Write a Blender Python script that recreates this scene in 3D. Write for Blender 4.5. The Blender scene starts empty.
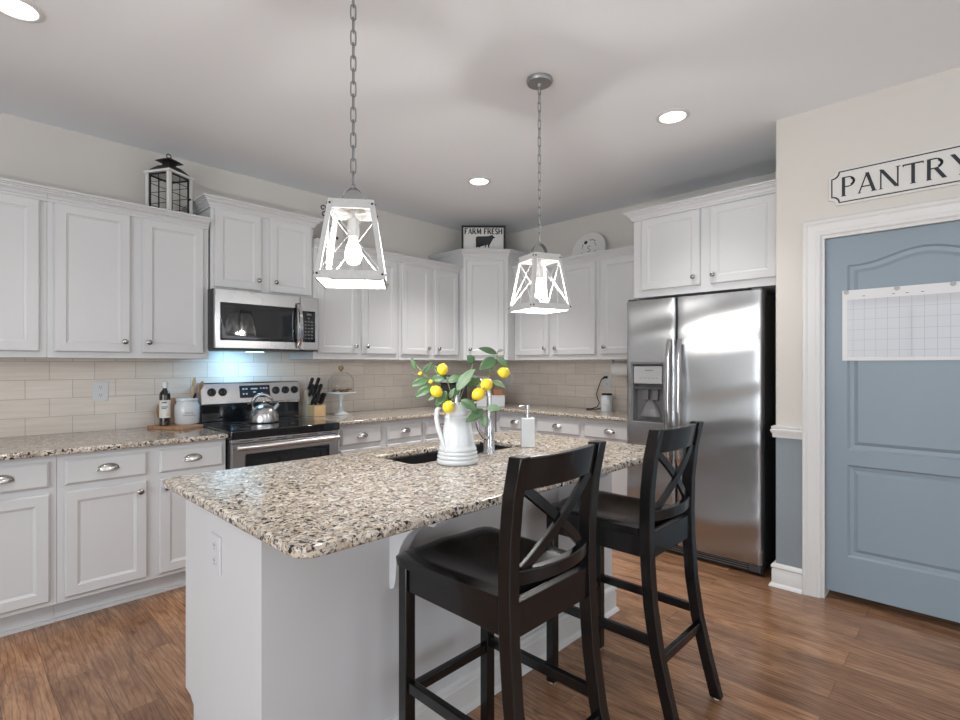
import bpy, bmesh, math, random
from math import sin, cos, pi, radians as R, sqrt, atan2
from mathutils import Vector, Matrix
random.seed(7)
S = bpy.context.scene
C = S.collection

# ------------------------------------------------------------------ camera
YAW = R(44.0)                       # view direction, measured from +X towards +Y
cam_d = bpy.data.cameras.new('camera'); cam_d.sensor_width = 36.0
cam_d.lens = 518.0/960.0*36.0; cam_d.shift_y = 5.0/960.0; cam_d.clip_start = 0.02
cam = bpy.data.objects.new('camera', cam_d); C.objects.link(cam)
cam.location = (0, 0, 1.30); cam.rotation_euler = (pi/2, 0, YAW - pi/2)
S.camera = cam
# ------------------------------------------------------------------ world, view, large lights
w = bpy.data.worlds.new('sky'); S.world = w; w.use_nodes = True
bg = w.node_tree.nodes['Background']; bg.inputs[0].default_value = (0.82, 0.91, 1.0, 1); bg.inputs[1].default_value = 2.6
S.view_settings.view_transform = 'Standard'; S.view_settings.look = 'None'
S.view_settings.exposure = -0.14; S.view_settings.gamma = 1.0; S.view_settings.use_curve_mapping = False
def area(name, loc, direction, sx, sy, power, col):
    l = bpy.data.lights.new(name, 'AREA'); l.shape = 'RECTANGLE'; l.size = sx; l.size_y = sy; l.energy = power; l.color = col
    o = bpy.data.objects.new(name, l); C.objects.link(o); o.location = loc
    o.rotation_euler = Vector(direction).to_track_quat('-Z', 'Y').to_euler()
    return o
XB, YA, ZC = 4.32, 4.02, 2.74        # fridge wall, stove wall, ceiling
XW, YW = -3.2, -3.4                   # the room's two walls behind the camera
COOL = (0.92, 0.965, 1.0)
def fill_lamp(x, y, z, e):          # unseen point lights added behind the camera to brighten the ceiling
    l = bpy.data.lights.new('fill_light', 'POINT'); l.energy = e; l.shadow_soft_size = 0.12; l.color = (1.0, 0.97, 0.93)
    o = bpy.data.objects.new('fill_light', l); C.objects.link(o); o.location = (x, y, z)
fill_lamp(-0.9, -0.9, 2.15, 6); fill_lamp(1.9, -1.6, 2.15, 4); fill_lamp(-1.6, 1.9, 2.15, 3)
area('window_daylight_side', (XW - 0.12, 0.75, 1.30), (1, 0, 0), 1.9, 1.9, 72, COOL)
area('window_daylight_side_far', (XW - 0.12, -1.7, 1.30), (1, 0, 0), 1.6, 1.9, 54, COOL)
area('window_daylight_rear', (0.2, YW - 0.12, 1.4), (0, 1, 0), 2.3, 1.7, 9, (0.97, 0.99, 1.0))
area('window_daylight_rear_far', (2.9, YW - 0.12, 1.4), (0, 1, 0), 1.4, 1.7, 6, (0.97, 0.99, 1.0))

# ------------------------------------------------------------------ materials
def nodes(name):
    m = bpy.data.materials.new(name); m.use_nodes = True
    return m, m.node_tree, m.node_tree.nodes['Principled BSDF']
def mat(name, col, rough=0.5, metal=0.0, coat=0.0, emit=None, estr=0.0, trans=0.0, ior=1.45, noise=0.0, nscale=40, bump=0.0):
    m, t, b = nodes(name)
    b.inputs['Base Color'].default_value = (*col, 1); b.inputs['Roughness'].default_value = rough
    b.inputs['Metallic'].default_value = metal; b.inputs['Coat Weight'].default_value = coat; b.inputs['IOR'].default_value = ior
    if trans: b.inputs['Transmission Weight'].default_value = trans
    if emit: b.inputs['Emission Color'].default_value = (*emit, 1); b.inputs['Emission Strength'].default_value = estr
    if noise or bump:
        tc = t.nodes.new('ShaderNodeTexCoord'); n = t.nodes.new('ShaderNodeTexNoise'); n.inputs['Scale'].default_value = nscale
        n.inputs['Detail'].default_value = 4
        t.links.new(tc.outputs['Object'], n.inputs['Vector'])
        if noise:
            mx = t.nodes.new('ShaderNodeMix'); mx.data_type = 'RGBA'
            mx.inputs['A'].default_value = (*[c*(1-noise) for c in col], 1); mx.inputs['B'].default_value = (*[min(1, c*(1+noise)) for c in col], 1)
            t.links.new(n.outputs['Fac'], mx.inputs['Factor']); t.links.new(mx.outputs['Result'], b.inputs['Base Color'])
        if bump:
            bp = t.nodes.new('ShaderNodeBump'); bp.inputs['Strength'].default_value = bump; bp.inputs['Distance'].default_value = 0.004
            t.links.new(n.outputs['Fac'], bp.inputs['Height']); t.links.new(bp.outputs['Normal'], b.inputs['Normal'])
    return m
def ramp(t, stops, interp='LINEAR'):
    r = t.nodes.new('ShaderNodeValToRGB'); e = r.color_ramp; e.interpolation = interp
    while len(e.elements) < len(stops): e.elements.new(0.5)
    for el, (p, c) in zip(e.elements, stops): el.position = p; el.color = (*c, 1)
    return r
def mixc(t, fac, a, b, blend='MIX'):
    mx = t.nodes.new('ShaderNodeMix'); mx.data_type = 'RGBA'; mx.blend_type = blend
    for sock, v in (('Factor', fac), ('A', a), ('B', b)):
        if isinstance(v, bpy.types.NodeSocket): t.links.new(v, mx.inputs[sock])
        elif sock == 'Factor': mx.inputs[sock].default_value = v
        else: mx.inputs[sock].default_value = (*v, 1)
    return mx.outputs['Result']
def mapping(t, scale=(1, 1, 1), rot=(0, 0, 0), loc=(0, 0, 0)):
    tc = t.nodes.new('ShaderNodeTexCoord'); mp = t.nodes.new('ShaderNodeMapping')
    mp.inputs['Scale'].default_value = scale; mp.inputs['Rotation'].default_value = rot; mp.inputs['Location'].default_value = loc
    t.links.new(tc.outputs['Object'], mp.inputs['Vector']); return mp.outputs['Vector']
def tex(t, kind, vec, **kw):
    n = t.nodes.new(kind); t.links.new(vec, n.inputs['Vector'])
    for k_, v in kw.items():
        n.inputs[k_.replace('_', ' ')].default_value = v
    return n
def granite():
    m, t, b = nodes('speckled_granite')
    v0 = mapping(t)
    nz = tex(t, 'ShaderNodeTexNoise', v0, Scale=60.0, Detail=2.0)
    sc = t.nodes.new('ShaderNodeVectorMath'); sc.operation = 'SCALE'; sc.inputs['Scale'].default_value = 0.010; t.links.new(nz.outputs['Color'], sc.inputs[0])
    av = t.nodes.new('ShaderNodeVectorMath'); av.operation = 'ADD'; t.links.new(v0, av.inputs[0]); t.links.new(sc.outputs[0], av.inputs[1]); v = av.outputs[0]
    cell = tex(t, 'ShaderNodeTexVoronoi', v, Scale=76.0, Randomness=1.0)
    sep = t.nodes.new('ShaderNodeSeparateColor'); t.links.new(cell.outputs['Color'], sep.inputs['Color'])
    base = ramp(t, [(0.0, (0.36, 0.29, 0.22)), (0.10, (0.50, 0.425, 0.34)), (0.40, (0.58, 0.51, 0.425)), (0.75, (0.67, 0.62, 0.545)), (1.0, (0.74, 0.71, 0.665))])
    t.links.new(sep.outputs['Red'], base.inputs['Fac'])
    big = tex(t, 'ShaderNodeTexNoise', v, Scale=30.0, Detail=4.0, Roughness=0.6)
    br = ramp(t, [(0.33, (0.70, 0.66, 0.62)), (0.62, (1.06, 1.05, 1.04))]); t.links.new(big.outputs['Fac'], br.inputs['Fac'])
    c = mixc(t, 1.0, base.outputs['Color'], br.outputs['Color'], 'MULTIPLY')
    ed = t.nodes.new('ShaderNodeTexVoronoi'); ed.feature = 'DISTANCE_TO_EDGE'; ed.inputs['Scale'].default_value = 76.0; t.links.new(v, ed.inputs['Vector'])
    er = ramp(t, [(0.0, (1, 1, 1)), (0.12, (1, 1, 1)), (0.24, (0, 0, 0))]); t.links.new(ed.outputs['Distance'], er.inputs['Fac'])
    mk = tex(t, 'ShaderNodeTexNoise', v, Scale=85.0, Detail=3.0, Roughness=0.7)
    mr = ramp(t, [(0.50, (0, 0, 0)), (0.57, (1, 1, 1))]); t.links.new(mk.outputs['Fac'], mr.inputs['Fac'])
    f1 = mixc(t, 1.0, er.outputs['Color'], mr.outputs['Color'], 'MULTIPLY')
    c = mixc(t, f1, c, (0.085, 0.068, 0.058))
    fl = tex(t, 'ShaderNodeTexVoronoi', v, Scale=95.0, Randomness=1.0)
    s2 = t.nodes.new('ShaderNodeSeparateColor'); t.links.new(fl.outputs['Color'], s2.inputs['Color'])
    fr = ramp(t, [(0.0, (1, 1, 1)), (0.075, (1, 1, 1)), (0.08, (0, 0, 0))], 'CONSTANT'); t.links.new(s2.outputs['Green'], fr.inputs['Fac'])
    c = mixc(t, fr.outputs['Color'], c, (0.028, 0.026, 0.027))
    gr = ramp(t, [(0.0, (0, 0, 0)), (0.90, (1, 1, 1))], 'CONSTANT'); t.links.new(s2.outputs['Blue'], gr.inputs['Fac'])
    c = mixc(t, gr.outputs['Color'], c, (0.34, 0.315, 0.29))
    t.links.new(c, b.inputs['Base Color']); b.inputs['Roughness'].default_value = 0.13
    return m
def floor_mat():
    m, t, b = nodes('rustic_wood_planks')
    v = mapping(t, rot=(0, 0, pi/2))
    br = t.nodes.new('ShaderNodeTexBrick'); t.links.new(v, br.inputs['Vector'])
    br.offset = 0.37; br.inputs['Scale'].default_value = 1.0; br.inputs['Brick Width'].default_value = 1.15; br.inputs['Row Height'].default_value = 0.150
    br.inputs['Mortar Size'].default_value = 0.0008; br.inputs['Mortar Smooth'].default_value = 0.2; br.inputs['Bias'].default_value = 0.0
    br.inputs['Color1'].default_value = (0, 0, 0, 1); br.inputs['Color2'].default_value = (1, 1, 1, 1); br.inputs['Mortar'].default_value = (0.5, 0.5, 0.5, 1)
    sp = t.nodes.new('ShaderNodeSeparateColor'); t.links.new(br.outputs['Color'], sp.inputs['Color'])
    # shift the grain per plank
    tc = t.nodes.new('ShaderNodeTexCoord'); cx = t.nodes.new('ShaderNodeCombineXYZ')
    ml = t.nodes.new('ShaderNodeMath'); ml.operation = 'MULTIPLY'; ml.inputs[1].default_value = 7.0; t.links.new(sp.outputs['Red'], ml.inputs[0])
    t.links.new(ml.outputs[0], cx.inputs['Y']); t.links.new(ml.outputs[0], cx.inputs['Z'])
    va = t.nodes.new('ShaderNodeVectorMath'); va.operation = 'ADD'; t.links.new(tc.outputs['Object'], va.inputs[0]); t.links.new(cx.outputs[0], va.inputs[1])
    mp = t.nodes.new('ShaderNodeMapping'); mp.inputs['Scale'].default_value = (10.0, 1.9, 1.0); t.links.new(va.outputs[0], mp.inputs['Vector'])
    n1 = tex(t, 'ShaderNodeTexNoise', mp.outputs['Vector'], Scale=1.0, Detail=7.0, Roughness=0.66, Distortion=2.2)
    mp2 = t.nodes.new('ShaderNodeMapping'); mp2.inputs['Scale'].default_value = (170.0, 11.0, 1.0); t.links.new(va.outputs[0], mp2.inputs['Vector'])
    n2 = tex(t, 'ShaderNodeTexNoise', mp2.outputs['Vector'], Scale=1.0, Detail=3.0, Roughness=0.6)
    mp3 = t.nodes.new('ShaderNodeMapping'); mp3.inputs['Scale'].default_value = (9.0, 1.1, 1.0); t.links.new(va.outputs[0], mp3.inputs['Vector'])
    wv = tex(t, 'ShaderNodeTexWave', mp3.outputs['Vector'], Scale=1.6, Distortion=9.0, Detail=3.0, Detail_Scale=1.2)
    base = ramp(t, [(0.25, (0.150, 0.074, 0.040)), (0.42, (0.285, 0.148, 0.080)), (0.60, (0.400, 0.222, 0.126)), (0.8, (0.50, 0.30, 0.175))])
    t.links.new(n1.outputs['Fac'], base.inputs['Fac'])
    tint = ramp(t, [(0.0, (0.72, 0.70, 0.70)), (0.5, (0.98, 0.98, 0.98)), (1.0, (1.18, 1.15, 1.10))]); t.links.new(sp.outputs['Red'], tint.inputs['Fac'])
    c = mixc(t, 1.0, base.outputs['Color'], tint.outputs['Color'], 'MULTIPLY')
    gr = ramp(t, [(0.3, (0.62, 0.60, 0.58)), (0.55, (1.05, 1.05, 1.05))]); t.links.new(n2.outputs['Fac'], gr.inputs['Fac'])
    c = mixc(t, 0.75, c, gr.outputs['Color'], 'MULTIPLY')
    wr = ramp(t, [(0.0, (0.60, 0.57, 0.55)), (0.18, (1.0, 1.0, 1.0))]); t.links.new(wv.outputs['Fac'], wr.inputs['Fac'])
    c = mixc(t, 0.8, c, wr.outputs['Color'], 'MULTIPLY')
    mp4 = t.nodes.new('ShaderNodeMapping'); mp4.inputs['Scale'].default_value = (9.0, 4.0, 1.0); t.links.new(va.outputs[0], mp4.inputs['Vector'])
    kn = tex(t, 'ShaderNodeTexNoise', mp4.outputs['Vector'], Scale=1.0, Detail=5.0, Roughness=0.7, Distortion=0.4)
    kr = ramp(t, [(0.63, (1, 1, 1)), (0.72, (0.32, 0.27, 0.25))]); t.links.new(kn.outputs['Fac'], kr.inputs['Fac'])
    c = mixc(t, 0.85, c, kr.outputs['Color'], 'MULTIPLY')
    c = mixc(t, br.outputs['Fac'], c, (0.03, 0.018, 0.012))
    t.links.new(c, b.inputs['Base Color']); b.inputs['Roughness'].default_value = 0.21
    bp = t.nodes.new('ShaderNodeBump'); bp.inputs['Strength'].default_value = 0.15; bp.inputs['Distance'].default_value = 0.002
    t.links.new(n2.outputs['Fac'], bp.inputs['Height']); t.links.new(bp.outputs['Normal'], b.inputs['Normal'])
    return m
def tile_mat(name, horizontal):
    m, t, b = nodes(name)
    tc = t.nodes.new('ShaderNodeTexCoord'); sx = t.nodes.new('ShaderNodeSeparateXYZ'); t.links.new(tc.outputs['Object'], sx.inputs[0])
    cb = t.nodes.new('ShaderNodeCombineXYZ'); t.links.new(sx.outputs[horizontal], cb.inputs['X'])
    sb = t.nodes.new('ShaderNodeMath'); sb.operation = 'SUBTRACT'; sb.inputs[1].default_value = 0.8775; t.links.new(sx.outputs['Z'], sb.inputs[0]); t.links.new(sb.outputs[0], cb.inputs['Y'])
    br = t.nodes.new('ShaderNodeTexBrick'); t.links.new(cb.outputs[0], br.inputs['Vector'])
    br.inputs['Scale'].default_value = 1.0; br.inputs['Brick Width'].default_value = 0.22; br.inputs['Row Height'].default_value = 0.111
    br.inputs['Mortar Size'].default_value = 0.0020; br.inputs['Mortar Smooth'].default_value = 0.1
    br.inputs['Color1'].default_value = (0.71, 0.635, 0.56, 1); br.inputs['Color2'].default_value = (0.77, 0.695, 0.62, 1); br.inputs['Mortar'].default_value = (0.50, 0.445, 0.39, 1)
    n = tex(t, 'ShaderNodeTexNoise', mapping(t, scale=(4, 4, 55)), Scale=1.0, Detail=3.0)
    nr = ramp(t, [(0.3, (0.93, 0.92, 0.91)), (0.7, (1.05, 1.05, 1.05))]); t.links.new(n.outputs['Fac'], nr.inputs['Fac'])
    c = mixc(t, 1.0, br.outputs['Color'], nr.outputs['Color'], 'MULTIPLY')
    t.links.new(c, b.inputs['Base Color']); b.inputs['Roughness'].default_value = 0.35
    bp = t.nodes.new('ShaderNodeBump'); bp.invert = True; bp.inputs['Strength'].default_value = 0.4; bp.inputs['Distance'].default_value = 0.002
    t.links.new(br.outputs['Fac'], bp.inputs['Height']); t.links.new(bp.outputs['Normal'], b.inputs['Normal'])
    return m
AR = 0.0
def steel(name, col=(0.62, 0.62, 0.63), rough=0.28, stretch=(2, 2, 2), amt=0.02, wav=0.0, aniso=0.0):
    m, t, b = nodes(name)
    if aniso:
        tg = t.nodes.new('ShaderNodeTangent'); tg.direction_type = 'RADIAL'; tg.axis = 'Z'; t.links.new(tg.outputs[0], b.inputs['Tangent'])
        b.inputs['Anisotropic'].default_value = aniso; b.inputs['Anisotropic Rotation'].default_value = AR
    n = tex(t, 'ShaderNodeTexNoise', mapping(t, scale=stretch), Scale=1.0, Detail=2.0)
    rr = ramp(t, [(0.3, (rough-amt,)*3), (0.7, (rough+amt,)*3)]); t.links.new(n.outputs['Fac'], rr.inputs['Fac'])
    t.links.new(rr.outputs['Color'], b.inputs['Roughness'])
    b.inputs['Base Color'].default_value = (*col, 1); b.inputs['Metallic'].default_value = 1.0
    if wav:
        n2 = tex(t, 'ShaderNodeTexNoise', mapping(t, scale=(0.9, 0.9, 4.0)), Scale=1.0, Detail=0.0)
        bp = t.nodes.new('ShaderNodeBump'); bp.inputs['Strength'].default_value = wav; bp.inputs['Distance'].default_value = 0.02
        t.links.new(n2.outputs['Fac'], bp.inputs['Height']); t.links.new(bp.outputs['Normal'], b.inputs['Normal'])
    return m
def wood(name, a, bcol, scale=(60, 6, 6), rough=0.5):
    m, t, b = nodes(name)
    n = tex(t, 'ShaderNodeTexNoise', mapping(t, scale=scale), Scale=1.0, Detail=4.0, Distortion=0.6)
    r = ramp(t, [(0.3, a), (0.7, bcol)]); t.links.new(n.outputs['Fac'], r.inputs['Fac'])
    t.links.new(r.outputs['Color'], b.inputs['Base Color']); b.inputs['Roughness'].default_value = rough
    return m
def grid_paper():
    m, t, b = nodes('printed_calendar_paper')
    tc = t.nodes.new('ShaderNodeTexCoord'); sx = t.nodes.new('ShaderNodeSeparateXYZ'); t.links.new(tc.outputs['Object'], sx.inputs[0])
    cb = t.nodes.new('ShaderNodeCombineXYZ'); t.links.new(sx.outputs['Y'], cb.inputs['X']); t.links.new(sx.outputs['Z'], cb.inputs['Y'])
    br = t.nodes.new('ShaderNodeTexBrick'); br.offset = 0.0; t.links.new(cb.outputs[0], br.inputs['Vector'])
    br.inputs['Scale'].default_value = 1.0; br.inputs['Brick Width'].default_value = 0.049; br.inputs['Row Height'].default_value = 0.0555
    br.inputs['Mortar Size'].default_value = 0.0009; br.inputs['Mortar Smooth'].default_value = 0.0
    for k_ in ('Color1', 'Color2'): br.inputs[k_].default_value = (0.52, 0.53, 0.56, 1)
    br.inputs['Mortar'].default_value = (0.32, 0.34, 0.38, 1)
    t.links.new(br.outputs['Color'], b.inputs['Base Color']); b.inputs['Roughness'].default_value = 0.5; b.inputs['Coat Weight'].default_value = 0.3; b.inputs['Coat Roughness'].default_value = 0.05
    return m
M = dict(
    wall=mat('greige_wall_paint', (0.625, 0.595, 0.555), 0.85, noise=0.012, nscale=3),
    ceil=mat('ceiling_paint', (0.82, 0.84, 0.87), 0.9, bump=0.06, nscale=120),
    bluewall=mat('slate_blue_wall_paint', (0.235, 0.27, 0.30), 0.8),
    trim=mat('white_trim_paint', (0.67, 0.665, 0.655), 0.4),
    cab=mat('white_cabinet_paint', (0.57, 0.572, 0.58), 0.38),
    island=mat('white_island_paint', (0.60, 0.60, 0.61), 0.5, noise=0.03, nscale=5),
    door=mat('slate_blue_door_paint', (0.235, 0.292, 0.338), 0.38),
    granite=granite(), floor=floor_mat(), tile_a=tile_mat('cream_tile_a', 'X'), tile_b=tile_mat('cream_tile_b', 'Y'),
    steel=steel('brushed_steel', col=(0.385, 0.385, 0.39), rough=0.25, aniso=0.85), steelh=steel('brushed_steel_appliance', col=(0.52, 0.52, 0.525), stretch=(2, 2, 2), rough=0.27, amt=0.02),
    polish=mat('polished_steel', (0.56, 0.56, 0.57), 0.13, 1.0), nickel=mat('brushed_nickel', (0.56, 0.55, 0.53), 0.26, 1.0),
    knob=mat('dark_nickel_knob', (0.36, 0.35, 0.34), 0.25, 1.0),
    blackmetal=mat('black_appliance_side', (0.03, 0.03, 0.031), 0.35), darkgrey=mat('dark_grey_plastic', (0.06, 0.062, 0.066), 0.4),
    greyplast=mat('grey_dispenser_plastic', (0.15, 0.15, 0.155), 0.4), lightgrey=mat('light_grey_panel', (0.38, 0.38, 0.385), 0.35),
    glassblack=mat('black_glass', (0.008, 0.009, 0.011), 0.05, coat=0.5), stool=mat('black_satin_wood', (0.0045, 0.0045, 0.005), 0.24, coat=0.15, noise=0.2, nscale=30),
    glass=mat('clear_glass', (0.98, 0.98, 0.97), 0.02, trans=1.0, ior=1.2), bulbglass=mat('lit_bulb_glass', (1, 1, 1), 0.2, emit=(1.0, 0.95, 0.88), estr=3.0),
    lantern=mat('whitewashed_wood', (0.50, 0.495, 0.485), 0.65, noise=0.15, nscale=60), wire=mat('grey_white_wire', (0.60, 0.60, 0.59), 0.5),
    chain=mat('galvanised_chain', (0.30, 0.30, 0.30), 0.4, 1.0), canopy=mat('galvanised_canopy', (0.33, 0.33, 0.33), 0.45, 0.8),
    led=mat('lit_downlight', (1, 1, 1), 0.3, emit=(1.0, 0.98, 0.95), estr=6.0),
    blackiron=mat('black_iron', (0.016, 0.015, 0.015), 0.5), white=mat('white_glaze', (0.62, 0.65, 0.67), 0.14, coat=0.3),
    plastic=mat('white_plastic', (0.68, 0.68, 0.68), 0.35), sign=mat('sign_cream', (0.66, 0.645, 0.62), 0.6, noise=0.03, nscale=25),
    ink=mat('charcoal_ink', (0.022, 0.026, 0.032), 0.6), leaf=mat('lemon_leaf', (0.065, 0.135, 0.058), 0.42, noise=0.35, nscale=30),
    leafl=mat('pale_lemon_leaf', (0.15, 0.235, 0.14), 0.45, noise=0.25, nscale=30), lemon=mat('lemon_peel', (0.88, 0.63, 0.035), 0.38, noise=0.06, nscale=70, bump=0.12),
    stem=mat('green_brown_stem', (0.18, 0.20, 0.10), 0.6), sink=mat('black_sink_composite', (0.016, 0.016, 0.017), 0.4),
    board=wood('warm_board_wood', (0.30, 0.15, 0.075), (0.46, 0.26, 0.14)), lightwood=wood('light_maple', (0.58, 0.38, 0.19), (0.70, 0.49, 0.27)),
    greywood=wood('pale_block_wood', (0.50, 0.45, 0.36), (0.60, 0.55, 0.46)), bottle=mat('dark_brown_glass', (0.022, 0.012, 0.007), 0.07, coat=0.5),
    label=mat('cream_paper_label', (0.66, 0.65, 0.60), 0.6), yellow=mat('yellow_print', (0.72, 0.55, 0.08), 0.6),
    cookie=mat('brown_biscuit', (0.33, 0.17, 0.075), 0.8, noise=0.25, nscale=60), gold=mat('amber_rim', (0.42, 0.29, 0.13), 0.25, 0.6),
    rust=mat('reddish_brown', (0.32, 0.13, 0.07), 0.6, noise=0.3, nscale=30), paper=grid_paper(), lens=mat('cool_lamp_lens', (0.9, 0.95, 1), 0.3, emit=(0.45, 0.75, 1.0), estr=6.0),
    clay=mat('print_grey', (0.20, 0.205, 0.215), 0.6), pad=mat('white_felt_pad', (0.75, 0.74, 0.72), 0.8), display=mat('dark_display', (0.01, 0.016, 0.022), 0.12),
    towel=mat('paper_towel', (0.80, 0.79, 0.78), 0.9), pink=mat('warm_scorched_trim', (0.50, 0.42, 0.42), 0.4))

# ------------------------------------------------------------------ mesh helpers
class MB:
    def __init__(s): s.v = []; s.f = []
    def add(s, vs, fs):
        o = len(s.v); s.v += [tuple(p) for p in vs]; s.f += [tuple(i+o for i in f) for f in fs]; return s
    def box(s, x0, y0, z0, x1, y1, z1):
        return s.add([(x0,y0,z0),(x1,y0,z0),(x1,y1,z0),(x0,y1,z0),(x0,y0,z1),(x1,y0,z1),(x1,y1,z1),(x0,y1,z1)],
                     [(0,3,2,1),(4,5,6,7),(0,1,5,4),(1,2,6,5),(2,3,7,6),(3,0,4,7)])
    def loft(s, rings, cap=True, closed=False):
        n = len(rings[0]); vs = [p for r in rings for p in r]; fs = []
        m = len(rings)
        for i in range(m if closed else m-1):
            a, b = i*n, ((i+1) % m)*n
            for j in range(n): fs.append((a+j, a+(j+1) % n, b+(j+1) % n, b+j))
        if cap and not closed: fs += [tuple(reversed(range(n))), tuple(range((m-1)*n, m*n))]
        return s.add(vs, fs)
    def lathe(s, prof, n=24, c=(0, 0, 0), axis='z', cap=True, sx=1, sy=1):
        rings = []
        for r, h in prof:
            ring = []
            for j in range(n):
                a = 2*pi*j/n; p = (r*cos(a)*sx, r*sin(a)*sy, h)
                if axis == 'y': p = (p[0], -p[2], p[1])       # h runs towards -y
                elif axis == 'x': p = (p[2], p[0], p[1])
                elif axis == '-x': p = (-p[2], -p[0], p[1])
                ring.append((p[0]+c[0], p[1]+c[1], p[2]+c[2]))
            rings.append(ring)
        return s.loft(rings, cap)
    def tube(s, pts, r, n=8, closed=False):
        P = [Vector(p) for p in pts]; rings = []; N = len(P); up = None
        for i, p in enumerate(P):
            if closed: d = P[(i+1) % N]-P[i-1]
            else: d = P[min(i+1, N-1)]-P[max(i-1, 0)]
            d.normalize()
            if up is None: up = Vector((0, 0, 1)) if abs(d.z) < 0.9 else Vector((1, 0, 0))
            a = d.cross(up)
            if a.length < 1e-4: a = d.cross(Vector((0.3, 1, 0.2)))
            a.normalize(); b2 = a.cross(d); up = b2.copy()
            rr = r[i] if isinstance(r, (list, tuple)) else r
            rings.append([p + (a*cos(2*pi*j/n)+b2*sin(2*pi*j/n))*rr for j in range(n)])
        return s.loft(rings, True, closed)
    def bar(s, p0, p1, wx, wy, side=(0, 0, 1)):
        p0, p1 = Vector(p0), Vector(p1); d = (p1-p0).normalized(); sd = Vector(side)
        a = d.cross(sd); a.normalize(); b2 = a.cross(d).normalized()
        q = [a*(wx/2)*i+b2*(wy/2)*j for i, j in ((-1,-1),(1,-1),(1,1),(-1,1))]
        return s.loft([[p0+k for k in q], [p1+k for k in q]])
    def prism(s, poly, z0, z1):
        return s.loft([[(x, y, z0) for x, y in poly], [(x, y, z1) for x, y in poly]])
    def panel(s, w, h, prof, ox=0, oz=0, back=True):
        """rectangle in XZ facing -y: loops of (inset, y)"""
        rings = [[(ox+i, y, oz+i), (ox+w-i, y, oz+i), (ox+w-i, y, oz+h-i), (ox+i, y, oz+h-i)] for i, y in prof]
        return s.loft(rings, True)
    def sweep(s, path, prof, closed=False):
        """profile (outwards to the right of travel, z) along a level path"""
        n = len(path); rings = []
        for i, p in enumerate(path):
            ds = []
            if i > 0 or closed: q = path[i-1]; ds.append(Vector((p[0]-q[0], p[1]-q[1])).normalized())
            if i < n-1 or closed: q = path[(i+1) % n]; ds.append(Vector((q[0]-p[0], q[1]-p[1])).normalized())
            ns = [Vector((d.y, -d.x)) for d in ds]
            m = ns[0] if len(ns) == 1 else (ns[0]+ns[1])/(1+ns[0].dot(ns[1]))
            z0 = p[2] if len(p) > 2 else 0
            rings.append([(p[0]+m.x*o, p[1]+m.y*o, z0+z) for o, z in prof])
        return s.loft(rings, True, closed)
    def build(s, name, m, parent=None, smooth=40, bevel=0, seg=2, kind=None):
        me = bpy.data.meshes.new(name); me.from_pydata(s.v, [], s.f)
        bm = bmesh.new(); bm.from_mesh(me); bmesh.ops.recalc_face_normals(bm, faces=bm.faces); bm.to_mesh(me); bm.free()
        me.materials.append(M[m] if isinstance(m, str) else m)
        if smooth:
            for p in me.polygons: p.use_smooth = True
            me.set_sharp_from_angle(angle=R(smooth))
        o = bpy.data.objects.new(name, me); C.objects.link(o)
        if parent: o.parent = parent
        if bevel:
            b = o.modifiers.new('bevel', 'BEVEL'); b.width = bevel; b.segments = seg; b.limit_method = 'ANGLE'; b.angle_limit = R(40)
        if kind: o['kind'] = kind
        return o
def thing(name, label, cat, loc=(0, 0, 0), rotz=0, group=None):
    o = bpy.data.objects.new(name, None); C.objects.link(o); o.empty_display_size = 0.05
    o.location = loc; o.rotation_euler = (0, 0, rotz); o['label'] = label; o['category'] = cat
    if group: o['group'] = group
    return o
def tag(o, label, cat, group=None, loc=None, rotz=None):
    o['label'] = label; o['category'] = cat
    if group: o['group'] = group
    if loc is not None: o.location = loc
    if rotz is not None: o.rotation_euler = (0, 0, rotz)
    return o
def copy_tree(o, parent=None):
    c = o.copy(); C.objects.link(c)
    if parent: c.parent = parent
    for ch in list(o.children): copy_tree(ch, c)
    return c
def rounded(poly, radii, seg=8):
    out = []; n = len(poly)
    for i, p in enumerate(poly):
        r = radii[i] if isinstance(radii, (list, tuple)) else radii
        if r <= 0: out.append(p); continue
        P = Vector(p); a = (Vector(poly[i-1])-P).normalized(); b = (Vector(poly[(i+1) % n])-P).normalized()
        ang = a.angle(b); t = r/math.tan(ang/2); cen = P+(a+b).normalized()*(r/sin(ang/2))
        s0 = P+a*t-cen; s1 = P+b*t-cen; a0 = atan2(s0.y, s0.x); a1 = atan2(s1.y, s1.x); d = (a1-a0+pi) % (2*pi)-pi
        for k in range(seg+1): an = a0+d*k/seg; out.append((cen.x+r*cos(an), cen.y+r*sin(an)))
    return out
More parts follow.
